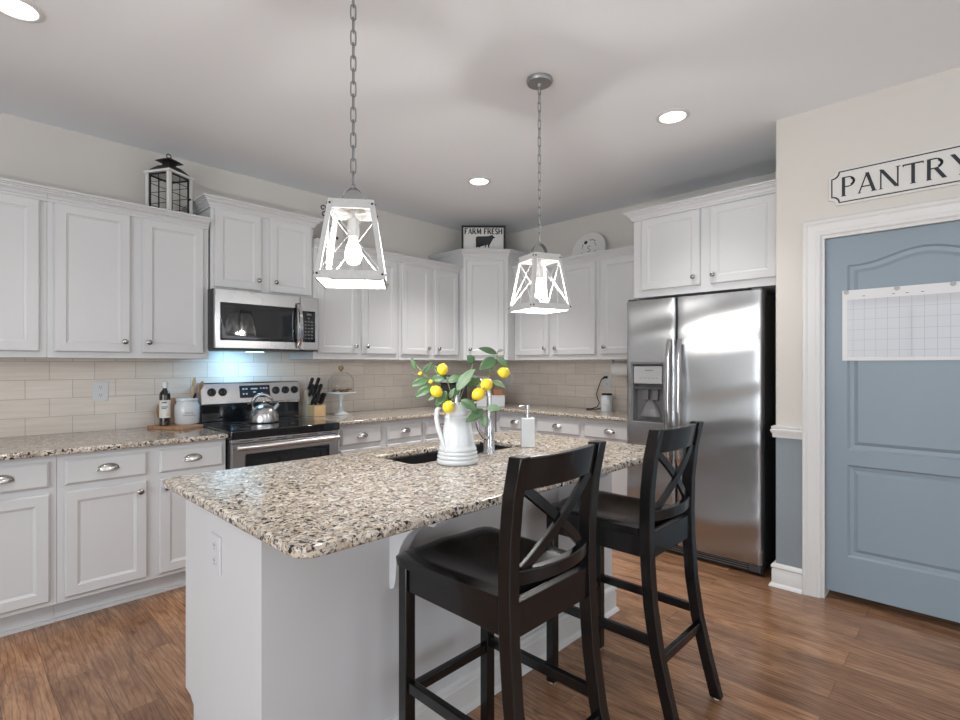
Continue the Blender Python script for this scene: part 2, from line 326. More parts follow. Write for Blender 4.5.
# letters as broad and thin pen strokes, unit cap height: list of (points, width)
def arc(cx, cy, rx, ry, a0, a1, n=10): return [(cx+rx*cos(R(a0+(a1-a0)*i/n)), cy+ry*sin(R(a0+(a1-a0)*i/n))) for i in range(n+1)]
TK, TN = 0.145, 0.06
GL = {
 'P': (0.62, [([(0.10, 0), (0.10, 1)], TK), ([(0.1, 0.975), (0.32, 0.975)]+arc(0.32, 0.73, 0.25, 0.245, 90, -90)[0:]+[(0.1, 0.485)], 0.06), (arc(0.32, 0.73, 0.235, 0.2, 60, -60), 0.11), ([(0.0, 0.015), (0.22, 0.015)], 0.03)]),
 'A': (0.80, [([(0.06, 0), (0.40, 1)], TN), ([(0.40, 1), (0.70, 0)], TK), ([(0.17, 0.32), (0.60, 0.32)], TN), ([(0.0, 0.015), (0.15, 0.015)], 0.03), ([(0.56, 0.015), (0.82, 0.015)], 0.03)]),
 'N': (0.86, [([(0.08, 0), (0.08, 1)], TN), ([(0.10, 0.97), (0.72, 0.03)], TK), ([(0.76, 0), (0.76, 1)], TN), ([(0.0, 0.015), (0.17, 0.015)], 0.03), ([(0.68, 0.985), (0.86, 0.985)], 0.03)]),
 'T': (0.80, [([(0.40, 0), (0.40, 1)], TK), ([(0.0, 0.965), (0.80, 0.965)], 0.07), ([(0.28, 0.015), (0.52, 0.015)], 0.03), ([(0.02, 0.88), (0.02, 1.0)], 0.04), ([(0.78, 0.88), (0.78, 1.0)], 0.04)]),
 'R': (0.78, [([(0.10, 0), (0.10, 1)], TK), ([(0.1, 0.975), (0.34, 0.975)]+arc(0.34, 0.75, 0.25, 0.225, 90, -90)+[(0.1, 0.525)], 0.06), (arc(0.34, 0.75, 0.235, 0.18, 60, -60), 0.11), ([(0.36, 0.52), (0.68, 0.0)], TK), ([(0.0, 0.015), (0.22, 0.015)], 0.03)]),
 'Y': (0.80, [([(0.08, 1), (0.42, 0.45)], TK), ([(0.74, 1), (0.44, 0.45)], TN), ([(0.42, 0.5), (0.42, 0)], TK), ([(0.3, 0.015), (0.54, 0.015)], 0.03), ([(0.66, 0.985), (0.84, 0.985)], 0.03)]),
 'F': (0.62, [([(0.10, 0), (0.10, 1)], TK), ([(0.05, 0.96), (0.60, 0.96)], 0.09), ([(0.10, 0.52), (0.46, 0.52)], 0.08), ([(0.58, 0.82), (0.58, 0.98)], 0.06), ([(0.0, 0.02), (0.22, 0.02)], 0.04)]),
 'M': (1.00, [([(0.10, 0), (0.14, 1)], TN+.03), ([(0.14, 1), (0.48, 0.10)], TK), ([(0.48, 0.10), (0.82, 1)], TN+.03), ([(0.86, 0), (0.82, 1)], TK)]),
 'E': (0.60, [([(0.10, 0), (0.10, 1)], TK), ([(0.05, 0.96), (0.54, 0.96)], 0.09), ([(0.10, 0.52), (0.44, 0.52)], 0.08), ([(0.05, 0.04), (0.56, 0.04)], 0.09)]),
 'S': (0.60, [(arc(0.30, 0.74, 0.22, 0.22, 30, 200, 8)+[(0.2, 0.57), (0.42, 0.43)]+arc(0.30, 0.26, 0.22, 0.22, 20, -150, 8), 0.11)]),
 'H': (0.80, [([(0.10, 0), (0.10, 1)], TK), ([(0.68, 0), (0.68, 1)], TK), ([(0.10, 0.52), (0.68, 0.52)], 0.08)]),
 ' ': (0.35, [])}
def text_mb(txt, h, gap=0.12, wide=1.0, weight=1.0):
    """strokes in XZ plane facing -y, baseline at z=0, starting x=0; returns MB, width"""
    mb = MB(); x = 0
    for n_, ch in enumerate(txt):
        w_, st = GL[ch]
        for k, (pts, wd) in enumerate(st):
            wd = wd*weight
            y0 = -0.0012-0.00012*k
            for i in range(len(pts)-1):
                a, b = Vector(pts[i]), Vector(pts[i+1]); d = (b-a).normalized(); nn = Vector((-d.y, d.x))*wd/2
                if len(pts) > 2: a = a-d*wd*0.12; b = b+d*wd*0.12
                q = [a+nn, b+nn, b-nn, a-nn]
                if abs(d.y) > 0.25 and len(pts) == 2:      # cut slanted ends level
                    q = [Vector((p.x+(d.x/d.y)*(c.y-p.y), c.y)) for p, c in zip(q, (a, b, b, a))]
                mb.loft([[((x+p.x)*h*wide, 0, p.y*h) for p in q], [((x+p.x)*h*wide, y0, p.y*h) for p in q]])
        x += w_+gap
    return mb, (x-gap)*h*wide

# ------------------------------------------------------------------ setting
MB().box(XW, YW, -0.06, XB+0.12, YA+0.12, 0).build('floor', 'floor', kind='structure')
MB().box(XW, YW, ZC, XB+0.12, YA+0.12, ZC+0.08).build('ceiling', 'ceil', kind='structure')
MB().box(XW, YA, 0, XB+0.12, YA+0.12, ZC).build('wall_left', 'wall', kind='structure')
MB().box(XB, -1.2, 0, XB+0.12, YA, ZC).build('wall_right', 'wall', kind='structure')
def wall_with_windows(name, along, pos, a0, a1, wins, sgn):
    mb = MB()
    def bx(u0, u1, z0, z1):
        lo, hi = (pos, pos+sgn*0.12) if sgn > 0 else (pos-0.12, pos)
        if along == 'y': mb.box(lo, u0, z0, hi, u1, z1)
        else: mb.box(u0, lo, z0, u1, hi, z1)
    u = a0
    for (w0, w1, z0, z1) in wins:
        bx(u, w0, 0, ZC); bx(w0, w1, 0, z0); bx(w0, w1, z1, ZC); u = w1
    bx(u, a1, 0, ZC); mb.build(name, 'wall', smooth=0, kind='structure')
def window(n, along, pos, w, sgn):
    w0, w1, z0, z1 = w; mb = MB(); d0, d1 = (pos-0.06, pos+0.02)
    if sgn < 0: d0, d1 = pos-0.08, pos+0.02
    def bx(u0, u1, za, zb, e=0):
        if along == 'y': mb.box(d0+e, u0, za, d1-e, u1, zb)
        else: mb.box(u0, d0+e, za, u1, d1-e, zb)
    bx(w0-0.07, w0+0.03, z0-0.07, z1+0.07); bx(w1-0.03, w1+0.07, z0-0.07, z1+0.07)
    bx(w0+0.03, w1-0.03, z0-0.07, z0+0.03); bx(w0+0.03, w1-0.03, z1-0.03, z1+0.07)
    m_ = (w0+w1)/2; bx(m_-0.02, m_+0.02, z0+0.03, z1-0.03, 0.02); bx(w0+0.03, w1-0.03, (z0+z1)/2-0.02, (z0+z1)/2+0.02, 0.02)
    mb.build('window_%d' % n, 'trim', smooth=0, kind='structure')
W1, W2 = (-0.25, 1.75, 0.30, 2.30), (-2.55, -0.85, 0.30, 2.30)
W3, W4 = (-0.95, 1.35, 0.55, 2.25), (2.2, 3.6, 0.55, 2.25)
wall_with_windows('wall_back', 'y', XW, YW, YA+0.12, [W2, W1], -1)
wall_with_windows('wall_front', 'x', YW, XW, XB+0.12, [W3, W4], -1)
for n, (al, p, wn) in enumerate((('y', XW, W1), ('y', XW, W2), ('x', YW, W3), ('x', YW, W4))): window(n+1, al, p, wn, -1)

# pantry wall with a door opening; face x = 3.41, its end at y = 0.865
PX, PE = 3.41, 0.870
DY0, DY1, DZ = -0.26, 0.640, 2.020
mb = MB()
mb.prism(rounded([(PX, DY1+0.005), (PX, PE), (XB, PE), (XB, DY1+0.005)], [0, 0.012, 0, 0], 4), 0.91, ZC)
mb.box(PX, DY0-0.005, DZ+0.005, PX+0.12, DY1+0.005, ZC)
mb.box(PX, -1.6, 0.91, PX+0.12, DY0-0.005, ZC)
mb.build('wall_pantry', 'wall', kind='structure')
mb = MB(); mb.prism(rounded([(PX, DY1+0.005), (PX, PE), (XB, PE), (XB, DY1+0.005)], [0, 0.012, 0, 0], 4), 0, 0.91)
mb.box(PX, -1.6, 0, PX+0.12, DY0-0.005, 0.91); mb.build('wall_pantry_lower', 'bluewall', kind='structure')
MB().box(PX+0.001, -1.72, 0, XB, -1.6, ZC).build('wall_pantry_side', 'wall', kind='structure')
# chair rail, baseboard (wrap the wall end), door casing
RAIL = [(0, -0.035), (0.012, -0.035), (0.014, -0.012), (0.02, -0.004), (0.022, 0.010), (0.014, 0.016), (0.018, 0.022), (0.018, 0.030), (0, 0.032)]
BASE = [(0, 0), (0.030, 0), (0.026, 0.012), (0.016, 0.020), (0.016, 0.098), (0.012, 0.104), (0.020, 0.112), (0.018, 0.124), (0.010, 0.132), (0, 0.134)]
CAS = 0.088
MB().sweep([(PX+0.12, PE), (PX, PE), (PX, DY1+CAS)], [(o, z+0.91) for o, z in RAIL][::1]).build('trim_1', 'trim', kind='structure')
MB().sweep([(PX+0.12, PE), (PX, PE), (PX, DY1+CAS)], BASE).build('baseboard_pantry', 'trim', kind='structure')
def casing_prof(): return [(0, 0), (0.0, -0.010), (0.006, -0.014), (0.022, -0.014), (0.030, -0.018), (0.060, -0.020), (0.070, -0.026), (0.084, -0.026), (CAS, -0.020), (CAS, 0)]
mb = MB(); rings = []
for (y, z, sy, sz) in ((DY1, 0.0, 1, 0), (DY1, DZ, 1, 1), (DY0, DZ, -1, 1), (DY0, 0, -1, 0)):
    rings.append([(PX+d-0.0005, y+sy*o, z+sz*o) for o, d in casing_prof()])
mb.loft(rings); mb.build('trim_2', 'trim', smooth=25, kind='structure')
mb = MB(); mb.box(PX-0.003, DY1-0.016, 0, PX+0.118, DY1+0.004, DZ-0.0166); mb.box(PX-0.003, DY0-0.004, 0, PX+0.118, DY0+0.016, DZ-0.0166); mb.box(PX-0.003, DY0-0.004, DZ-0.0165, PX+0.118, DY1+0.004, DZ+0.004)
mb.build('trim_3', 'trim', smooth=0, kind='structure')

# pantry door: slab with an arched upper panel and a square lower one
def arch_top(y0, y1, zside, rise, n=16):
    """outline pts from y1 side to y0 side"""
    out = []
    for i in range(n+1):
        u = i/n; y = y0+(y1-y0)*u
        bump = 0.5*(1-cos(2*pi*min(max((u-0.06)/0.88, 0), 1)))
        out.append((y, zside+rise*bump))
    return out
def door_slab():
    bm = bmesh.new(); y0, y1, z0, z1 = DY0+0.019, DY1-0.019, 0.046, DZ-0.019; xf = PX+0.022
    outer = [(y0, z0), (y1, z0), (y1, z1), (y0, z1)]
    a0, a1 = y0+0.116, y1-0.098
    panels = [[(a0, 0.252), (a1, 0.252), (a1, 0.755), (a0, 0.755)],
              [(a0, 0.835), (a1, 0.835)]+[(y, z) for y, z in reversed(arch_top(a0, a1, 1.845, 0.062))]]
    def loop(pts, x): 
        vs = [bm.verts.new((x, y, z)) for y, z in pts]; es = [bm.edges.new((vs[i], vs[(i+1) % len(vs)])) for i in range(len(vs))]; return vs, es
    ov, oe = loop(outer, xf); es = list(oe); pl = []
    for p in panels:
        v, e = loop(p, xf); es += e; pl.append((p, v))
    bmesh.ops.triangle_fill(bm, edges=es, use_beauty=True)
    for p, v in pl:
        cy = sum(q[0] for q in p)/len(p); cz = (min(q[1] for q in p)+max(q[1] for q in p))/2
        hy = (max(q[0] for q in p)-min(q[0] for q in p))/2; hz = (max(q[1] for q in p)-min(q[1] for q in p))/2
        prev = v
        for ins, dx in ((0.010, 0.010), (0.030, 0.012), (0.048, 0.003)):
            fy, fz = (hy-ins)/hy, (hz-ins)/hz
            cur = [bm.verts.new((xf+dx, cy+(q[0]-cy)*fy, cz+(q[1]-cz)*fz)) for q in p]
            for i in range(len(p)): j = (i+1) % len(p); bm.faces.new((prev[i], prev[j], cur[j], cur[i]))
            prev = cur
        bm.faces.new(prev)
    bv = [bm.verts.new((xf+0.035, y, z)) for y, z in outer]
    for i in range(4): j = (i+1) % 4; bm.faces.new((ov[i], ov[j], bv[j], bv[i]))
    bm.faces.new(bv); bmesh.ops.recalc_face_normals(bm, faces=bm.faces)
    me = bpy.data.meshes.new('door_1'); bm.to_mesh(me); bm.free(); me.materials.append(M['door'])
    o = bpy.data.objects.new('door_1', me); C.objects.link(o); o['kind'] = 'structure'; return o
door_slab()

# backsplash tile
MB().box(XW, YA-0.012, 0.86, XB-0.012, YA, 1.50).build('trim_4', 'tile_a', smooth=0, kind='structure')
MB().box(XB-0.012, 1.84, 0.86, XB, YA-0.012, 1.42).build('trim_5', 'tile_b', smooth=0, kind='structure')

# ------------------------------------------------------------------ cabinets
DOORP = [(0, 0), (0, -0.013), (0.006, -0.020), (0.050, -0.020), (0.053, -0.016), (0.064, -0.011), (0.066, -0.012)]
DRAWP = [(0, 0), (0, -0.010), (0.003, -0.013), (0.011, -0.020)]
CROWN = [(0, -0.006), (0.010, -0.006), (0.010, 0.008), (0.016, 0.010), (0.021, 0.021), (0.034, 0.032), (0.038, 0.033), (0.038, 0.041), (0.046, 0.043), (0.046, 0.049), (0.058, 0.051), (0.058, 0.061), (0.0, 0.062)]
def knob_mb(x, z):
    return MB().lathe([(0.006, 0.0), (0.005, 0.012), (0.008, 0.016), (0.0155, 0.019), (0.016, 0.025), (0.011, 0.030), (0.002, 0.031)], 16, (x, -0.019, z), 'y')
def cup_mb(x, z, w=0.092):
    mb = MB(); a, b, d = w/2, 0.030, 0.024; n, k = 16, 6; rings = []
    for j in range(k+1):
        f = pi/2*j/k; ring = []
        for i in range(n+1):
            th = pi*i/n; ring.append((x-a*cos(th)*(0.3+0.7*cos(f*0.55)), -0.0195-d*sin(f)*sin(th)**0.6, z-0.012+b*sin(th)**0.8*cos(f)+0.003*0))
        rings.append(ring)
    vs = [p for r in rings for p in r]; fs = []
    for j in range(k):
        for i in range(n): fs.append((j*(n+1)+i, j*(n+1)+i+1, (j+1)*(n+1)+i+1, (j+1)*(n+1)+i))
    mb.add(vs, fs)
    mb.tube([(x-a*1.04*cos(pi*i/n), -0.0215, z-0.012+(b+0.002)*sin(pi*i/n)**0.8) for i in range(n+1)], 0.0028, 6)
    mb.tube([(x-a+2*a*i/8, -0.022-d*0.95*sin(pi*i/8)**0.6, z-0.012) for i in range(9)], 0.0028, 6)
    return mb
def cabinet(name, label, loc, rot, w, h, depth, doors=(), drawers=(), crown=None, toe=False, group=None, side_r=None):
    t = thing(name, label, 'cabinet', loc, rot, group)
    mb = MB()
    if toe:
        mb.box(0, 0, 0.115, w, depth, h); mb.box(0, 0.085, 0, w, depth, 0.115); mb.box(0, 0.070, 0.0, w, 0.085, 0.018)
    else: mb.box(0, 0, 0, w, depth, h)
    mb.build('body', 'cab', t, smooth=0, bevel=0.0015, seg=1)
    if not toe:
        pass
    for (x0, x1, z0, z1, kx, kz) in doors:
        d = MB().panel(x1-x0, z1-z0, DOORP, x0, z0).build('door', 'cab', t, smooth=20)
        if kx is not None: knob_mb(kx, kz).build('knob', 'knob', d)
    for (x0, x1, z0, z1) in drawers:
        d = MB().panel(x1-x0, z1-z0, DRAWP, x0, z0).build('drawer', 'cab', t, smooth=20)
        cup_mb((x0+x1)/2, (z0+z1)/2+0.004).build('cup_pull', 'nickel', d, smooth=60)
    if crown:
        MB().sweep(crown, [(o, z+h-0.0005) for o, z in CROWN]).build('crown_molding', 'cab', t, smooth=12)
    return t
ZU = 1.340; YU = 3.63; UD = YA-YU-0.002       # wall cabinets on the stove wall
UP = 'white wall cabinets'
def up(x0, x1, htop, doors, label, crown, zb=ZU):
    return cabinet('wall_cabinet', label, (x0, YU, zb), 0, x1-x0, htop-0.06-zb, UD,
                   [(a-x0, b-x0, z0-zb, z1-zb, None if kx is None else kx-x0, (kz or 0)-zb) for a, b, z0, z1, kx, kz in doors], (), crown, group=UP)
up(-0.42, 0.3875, 2.25, [(-0.39, -0.045, 1.373, 2.185, -0.09, 1.436), (0.012, 0.357, 1.373, 2.185, 0.05, 1.436)], 'white double-door wall cabinet cut off by the left edge', [(0, 0), (0.8075, 0)])
up(0.3885, 1.203, 2.25, [(0.417, 0.768, 1.373, 2.185, 0.737, 1.436), (0.829, 1.170, 1.373, 2.185, 0.859, 1.436)], 'white double-door wall cabinet under the black and white lantern', [(0, 0), (0.812, 0)])
up(1.215, 1.938, 2.40, [(1.237, 1.545, 1.815, 2.335, 1.519, 1.886), (1.604, 1.920, 1.815, 2.335, 1.640, 1.886)], 'short white double-door wall cabinet above the steel microwave', [(0, UD), (0, 0), (0.723, 0), (0.723, UD)], 1.795)
up(1.942, 2.738, 2.25, [(1.972, 2.328, 1.390, 2.185, 2.296, 1.452), (2.366, 2.712, 1.390, 2.185, 2.404, 1.452)], 'white double-door wall cabinet just right of the microwave, above the cake stand', [(0, 0), (0.796, 0)], 1.345)
up(2.740, 3.458, 2.25, [(2.768, 3.090, 1.390, 2.185, 3.058, 1.452), (3.145, 3.445, 1.390, 2.185, 3.185, 1.452)], 'narrow white double-door wall cabinet left of the corner cabinet', [(0, 0), (0.718, 0)], 1.345)
# diagonal corner cabinet, taller
P1, P2 = (3.46, 3.560), (3.760, 3.260)
t = thing('corner_wall_cabinet', 'tall white diagonal corner wall cabinet under the cow sign', 'cabinet', (P1[0], P1[1], 1.345), -pi/4, UP)
L = sqrt((P2[0]-P1[0])**2+(P2[1]-P1[1])**2)
def loc_c(x, y): dx, dy = x-P1[0], y-P1[1]; c_, s_ = cos(pi/4), sin(pi/4); return (dx*c_-dy*s_, dx*s_+dy*c_)
poly = [(0, 0), (L, 0), loc_c(XB-0.002, P2[1]), loc_c(XB-0.002, YA-0.002), loc_c(P1[0], YA-0.002)]
MB().prism(poly, 0, 0.995).build('body', 'cab', t, smooth=0, bevel=0.0015, seg=1)
d = MB().panel(L-0.066, 0.915, DOORP, 0.030, 0.042).build('door', 'cab', t, smooth=20); knob_mb(0.066, 0.105).build('knob', 'knob', d)
MB().sweep([poly[4], poly[0], poly[1], poly[2]], [(o, z+0.9945) for o, z in CROWN]).build('crown_molding', 'cab', t, smooth=12)
# fridge wall
XU = 3.86; UDB = XB-XU-0.002
def upb(y1, y0, htop, doors, label, crown, zb=1.345, xf=XU, z_cr=0.06):
    return cabinet('wall_cabinet', label, (xf, y1, zb), -pi/2, y1-y0, htop-z_cr-zb, XB-xf-0.002,
                   [(y1-a, y1-b, z0-zb, z1-zb, None if kx is None else y1-kx, (kz or 0)-zb) for a, b, z0, z1, kx, kz in doors], (), crown, group=UP)
upb(3.257, 2.325, 2.25, [(3.225, 2.842, 1.390, 2.185, 2.880, 1.452), (2.800, 2.350, 1.390, 2.185, 2.760, 1.452)], 'white double-door wall cabinet right of the corner cabinet, under the round plate', [(0, 0), (0.932, 0)])
upb(2.323, 1.838, 2.25, [(2.300, 1.870, 1.390, 2.185, 2.262, 1.452)], 'white wall cabinet with one door, tucked beside the refrigerator', [(0, 0), (0.485, 0)])
upb(1.830, 0.872, 2.415, [(1.765, 1.345, 1.835, 2.345, 1.384, 1.891), (1.280, 0.885, 1.835, 2.345, 1.256, 1.891)], 'deep white double-door wall cabinet above the refrigerator', [(0, XB-3.522), (0, 0), (0.958, 0)], 1.787, 3.52)
# base cabinets
YF = 3.292; ZT = 0.857; BC = 'white base cabinets'
def base_a(x0, x1, yf, doors, drawers, label):
    return cabinet('base_cabinet', label, (x0, yf, 0), 0, x1-x0, ZT, YA-0.014-yf,
                   [(a-x0, b-x0, z0, z1, None if kx is None else kx-x0, kz) for a, b, z0, z1, kx, kz in doors],
                   [(a-x0, b-x0, z0, z1) for a, b, z0, z1 in drawers], None, True, BC)
base_a(-0.42, 0.3885, YF, [(-0.39, -0.035, 0.140, 0.668, -0.07, 0.617), (0.005, 0.361, 0.140, 0.668, 0.04, 0.617)], [(-0.39, -0.035, 0.700, 0.826), (0.005, 0.361, 0.700, 0.826)], 'white two-door base cabinet cut off by the left edge')
base_a(0.3895, 1.188, YF, [(0.419, 0.773, 0.140, 0.668, 0.739, 0.617), (0.833, 1.168, 0.140, 0.668, 0.867, 0.617)], [(0.419, 0.773, 0.700, 0.826), (0.833, 1.168, 0.700, 0.826)], 'white two-drawer base cabinet between left edge and stove, under the wooden board')
YR = 3.395
base_a(1.950, 2.815, YR, [(2.025, 2.380, 0.140, 0.668, 2.346, 0.617), (2.440, 2.785, 0.140, 0.668, 2.474, 0.617)], [(2.032, 2.385, 0.700, 0.826), (2.445, 2.795, 0.700, 0.826)], 'white two-drawer base cabinet right of the stove, under the cake stand')
base_a(2.817, 3.735, YR, [(2.845, 3.20, 0.140, 0.668, 3.165, 0.617), (3.26, 3.6, 0.140, 0.668, 3.3, 0.617)], [(2.850, 3.20, 0.700, 0.826)], 'white corner base cabinet on the stove wall, behind the lemon pitcher')
XR = 3.740
def base_b(y1, y0, doors, drawers, label):
    return cabinet('base_cabinet', label, (XR, y1, 0), -pi/2, y1-y0, ZT, XB-0.014-XR,
                   [(y1-a, y1-b, z0, z1, None if kx is None else y1-kx, kz) for a, b, z0, z1, kx, kz in doors],
                   [(y1-a, y1-b, z0, z1) for a, b, z0, z1 in drawers], None, True, BC)
base_b(3.392, 2.915, [(3.34, 2.945, 0.140, 0.668, 2.98, 0.617)], [(3.335, 2.950, 0.698, 0.824)], 'white one-drawer base cabinet at the corner, left of soap bottle')
base_b(2.913, 1.870, [(2.88, 2.43, 0.140, 0.668, 2.47, 0.617), (2.38, 1.90, 0.140, 0.668, 2.35, 0.617)], [(2.885, 2.435, 0.700, 0.826), (2.385, 1.905, 0.700, 0.826)], 'white two-drawer base cabinet beside the refrigerator')

# ------------------------------------------------------------------ countertops
ZK = 0.887
def counter(name, label, poly, radii=0.0, hole=None, z0=ZT+0.0008, z1=ZK):
    outer = rounded(poly, radii) if radii else list(poly)
    bm = bmesh.new()
    def loop(pts, z):
        vs = [bm.verts.new((x, y, z)) for x, y in pts]; return vs, [bm.edges.new((vs[i], vs[(i+1) % len(vs)])) for i in range(len(vs))]
    loops = []
    for z in (z1, z0):
        o, e = loop(outer, z); es = e; hv = None
        if hole: hv, e2 = loop(hole, z); es = es+e2
        bmesh.ops.triangle_fill(bm, edges=es, use_beauty=True); loops.append((o, hv))
    for k in (0, 1):
        a, b = loops[0][k], loops[1][k]
        if a:
            for i in range(len(a)): j = (i+1) % len(a); bm.faces.new((a[i], a[j], b[j], b[i]))
    bmesh.ops.recalc_face_normals(bm, faces=bm.faces)
    bmesh.ops.dissolve_limit(bm, angle_limit=0.002, verts=bm.verts, edges=bm.edges)
    me = bpy.data.meshes.new(name); bm.to_mesh(me); bm.free(); me.materials.append(M['granite'])
    for p in me.polygons: p.use_smooth = True
    me.set_sharp_from_angle(angle=R(35))
    o = bpy.data.objects.new(name, me); C.objects.link(o)
    b = o.modifiers.new('bevel', 'BEVEL'); b.width = 0.009; b.segments = 4; b.limit_method = 'ANGLE'; b.angle_limit = R(60)
    return tag(o, label, 'countertop')
counter('countertop', 'speckled granite countertop along the left wall, ending at the stove', [(-0.45, 3.245), (1.190, 3.245), (1.190, YA-0.0125), (-0.45, YA-0.0125)])
counter('countertop', 'L-shaped speckled granite countertop running round the corner from stove to refrigerator', [(1.947, 3.348), (3.690, 3.348), (3.690, 1.868), (XB-0.0125, 1.868), (XB-0.0125, YA-0.0125), (1.947, YA-0.0125)])
SK = (1.360, 1.695, 2.100, 1.985)
sk = rounded([(SK[0], SK[1]), (SK[2], SK[1]), (SK[2], SK[3]), (SK[0], SK[3])], 0.03, 5)
IX0, IX1, IY0, IY1 = 0.549, 2.505, 1.088, 2.148
counter('countertop', 'large speckled granite island top holding the white pitcher', [(IX0, IY0), (IX1, IY0), (IX1, IY1), (IX0, IY1)], [0.055, 0.14, 0.04, 0.035], sk)

# ------------------------------------------------------------------ island
t = thing('kitchen_island', 'white panelled kitchen island under the large granite top', 'kitchen island', (0.6, 1.4, 0))
X0, X1, Y0, Y1 = 0.600, 2.462, 1.405, 2.040
mb = MB(); hh = ZT
side = [(0, 0), (Y1-Y0-0.085, 0), (Y1-Y0-0.085, 0.125), (Y1-Y0-0.05, 0.145), (Y1-Y0, 0.15), (Y1-Y0, hh), (0, hh)]
mb.loft([[(x, max(y, 0.0175)+0.005, z) for y, z in side] for x in (0, 0.019)]); mb.build('end_panel', 'island', t, smooth=0, bevel=0.001, seg=1)
mb = MB(); mb.box(0, 0.005, 0, X1-X0, 0.022, hh); mb.build('seating_panel', 'island', t, smooth=0)
mb = MB(); mb.loft([[(X1-X0-0.019, y+0.0225, z) for y, z in side[:]], [(X1-X0, y+0.0225, z) for y, z in side]]).build('end_panel', 'island', t, smooth=0)
mb = MB(); mb.box(0.0195, 0.612, 0.13, X1-X0-0.0195, 0.625, hh); mb.box(0.0195, 0.545, 0, X1-X0-0.0195, 0.56, 0.13); mb.build('cabinet_front', 'cab', t, smooth=0)
for a, b in ((0.03, 0.42), (0.44, 0.80), (0.84, 1.43), (1.45, 1.83)):
    mb = MB().panel(b-a, 0.66, DOORP, -b, 0.16)
    mb.v = [(-x, 0.626-y, z) for x, y, z in mb.v]; mb.build('door', 'cab', t, smooth=20)
MB().sweep([(0.0, 0.0055), (X1-X0+0.0005, 0.0055), (X1-X0+0.0005, 0.55)], BASE).build('baseboard', 'trim', t, smooth=25)
for cx in (0.445, 1.40):           # corbels under the overhang
    prof = [(0, 0.0), (-0.235, 0.0), (-0.240, -0.030)]+[(-0.225+0.19*sin(R(a)), -0.045-0.20*(1-cos(R(a)))) for a in range(0, 91, 10)]+[(-0.030, -0.270), (-0.024, -0.287), (-0.010, -0.295), (0, -0.295)]
    mb = MB(); mb.loft([[(cx+dx, y+0.0055, hh-0.0005+z) for y, z in prof] for dx in (-0.022, 0.022)]); mb.build('corbel', 'island', t, smooth=30, bevel=0.002)
# undermount sink
t = thing('kitchen_sink', 'black undermount sink let into the island top', 'sink', ((SK[0]+SK[2])/2, (SK[1]+SK[3])/2, 0.64))
mb = MB(); sw, sd = (SK[2]-SK[0])/2-0.001, (SK[3]-SK[1])/2-0.001
def rr(w_, d_, r, z): return [(x, y, z) for x, y in rounded([(-w_, -d_), (w_, -d_), (w_, d_), (-w_, d_)], r, 5)]
mb.loft([rr(sw-0.02, sd-0.02, 0.03, 0.0), rr(sw+0.002, sd+0.002, 0.04, 0.02), rr(sw+0.002, sd+0.002, 0.04, 0.2155), rr(sw-0.004, sd-0.004, 0.036, 0.2155), rr(sw-0.004, sd-0.004, 0.036, 0.05), rr(sw-0.03, sd-0.03, 0.03, 0.02)], True)
mb.build('basin', 'sink', t)
MB().lathe([(0.0, 0.0201), (0.045, 0.0201), (0.045, 0.024), (0.03, 0.026), (0.0, 0.022)], 20).build('drain', 'polish', t)
# faucet
t = thing('kitchen_faucet', 'chrome gooseneck kitchen faucet behind the white pitcher', 'faucet', (1.775, 1.655, ZK), R(105))
MB().lathe([(0.030, 0), (0.030, 0.006), (0.026, 0.012), (0.025, 0.06), (0.022, 0.10), (0.0165, 0.14), (0.0125, 0.16)], 20).build('body', 'polish', t)
pts = [(0, 0, 0.15), (0, 0, 0.27)]+[(0.085-0.085*cos(R(a)), 0, 0.27+0.085*sin(R(a))) for a in range(15, 166, 15)]+[(0.176, 0, 0.255)]
MB().tube(pts, 0.0115, 12).build('spout', 'polish', t)
MB().tube([(0.176, 0, 0.256), (0.180, 0, 0.225), (0.186, 0, 0.17)], [0.0135, 0.0165, 0.0175], 12).build('spray_head', 'polish', t)
MB().tube([(0, 0.022, 0.075), (0.0, 0.052, 0.085), (0.012, 0.075, 0.115), (0.02, 0.085, 0.155)], [0.013, 0.012, 0.008, 0.006], 10).build('lever', 'polish', t)

# ------------------------------------------------------------------ range
RX0, RX1, RY = 1.196, 1.926, 3.255
t = thing('kitchen_range', 'stainless electric range with black glass cooktop', 'stove', (RX0, RY, 0)); RW = RX1-RX0; RD = YA-0.018-RY
mb = MB(); mb.box(0.002, 0.02, 0.02, RW-0.002, RD-0.03, 0.846); 
for px in (0.04, RW-0.04):
    for py in (0.08, RD-0.1): mb.lathe([(0.02, 0), (0.015, 0.03)], 10, (px, py, 0))
mb.build('body', 'blackmetal', t, smooth=0)
mb = MB(); mb.box(-0.002, -0.030, 0.848, RW+0.002, RD-0.11, 0.899); mb.build('cooktop', 'glassblack', t, bevel=0.006)
for (bx, by, br) in ((0.19, 0.15, 0.105), (0.55, 0.14, 0.085), (0.19, 0.42, 0.08), (0.55, 0.42, 0.10)):
    mb = MB()
    for q in (br, br-0.012):
        mb.loft([[((q+dr)*cos(2*pi*i/32)+bx, (q+dr)*sin(2*pi*i/32)+by, 0.8992+dz) for i in range(32)] for dr, dz in ((0, 0), (0, 0.0003), (-0.0025, 0.0003), (-0.0025, 0))], False, True)
    mb.build('burner_ring', 'darkgrey', t)
mb = MB(); mb.box(0.004, -0.026, 0.824, RW-0.004, 0.019, 0.8475); mb.build('vent_trim', 'steelh', t, bevel=0.003)
for i in range(6): MB().box(0.06+i*0.108, -0.0268, 0.833, 0.06+i*0.108+0.07, -0.0255, 0.839).build('vent_slot', 'darkgrey', t, smooth=0)
d = MB().panel(RW-0.012, 0.606, [(0, 0.02), (0, -0.020), (0.004, -0.026), (0.075, -0.026), (0.078, -0.023)], 0.006, 0.215).build('oven_door', 'steelh', t, smooth=25)
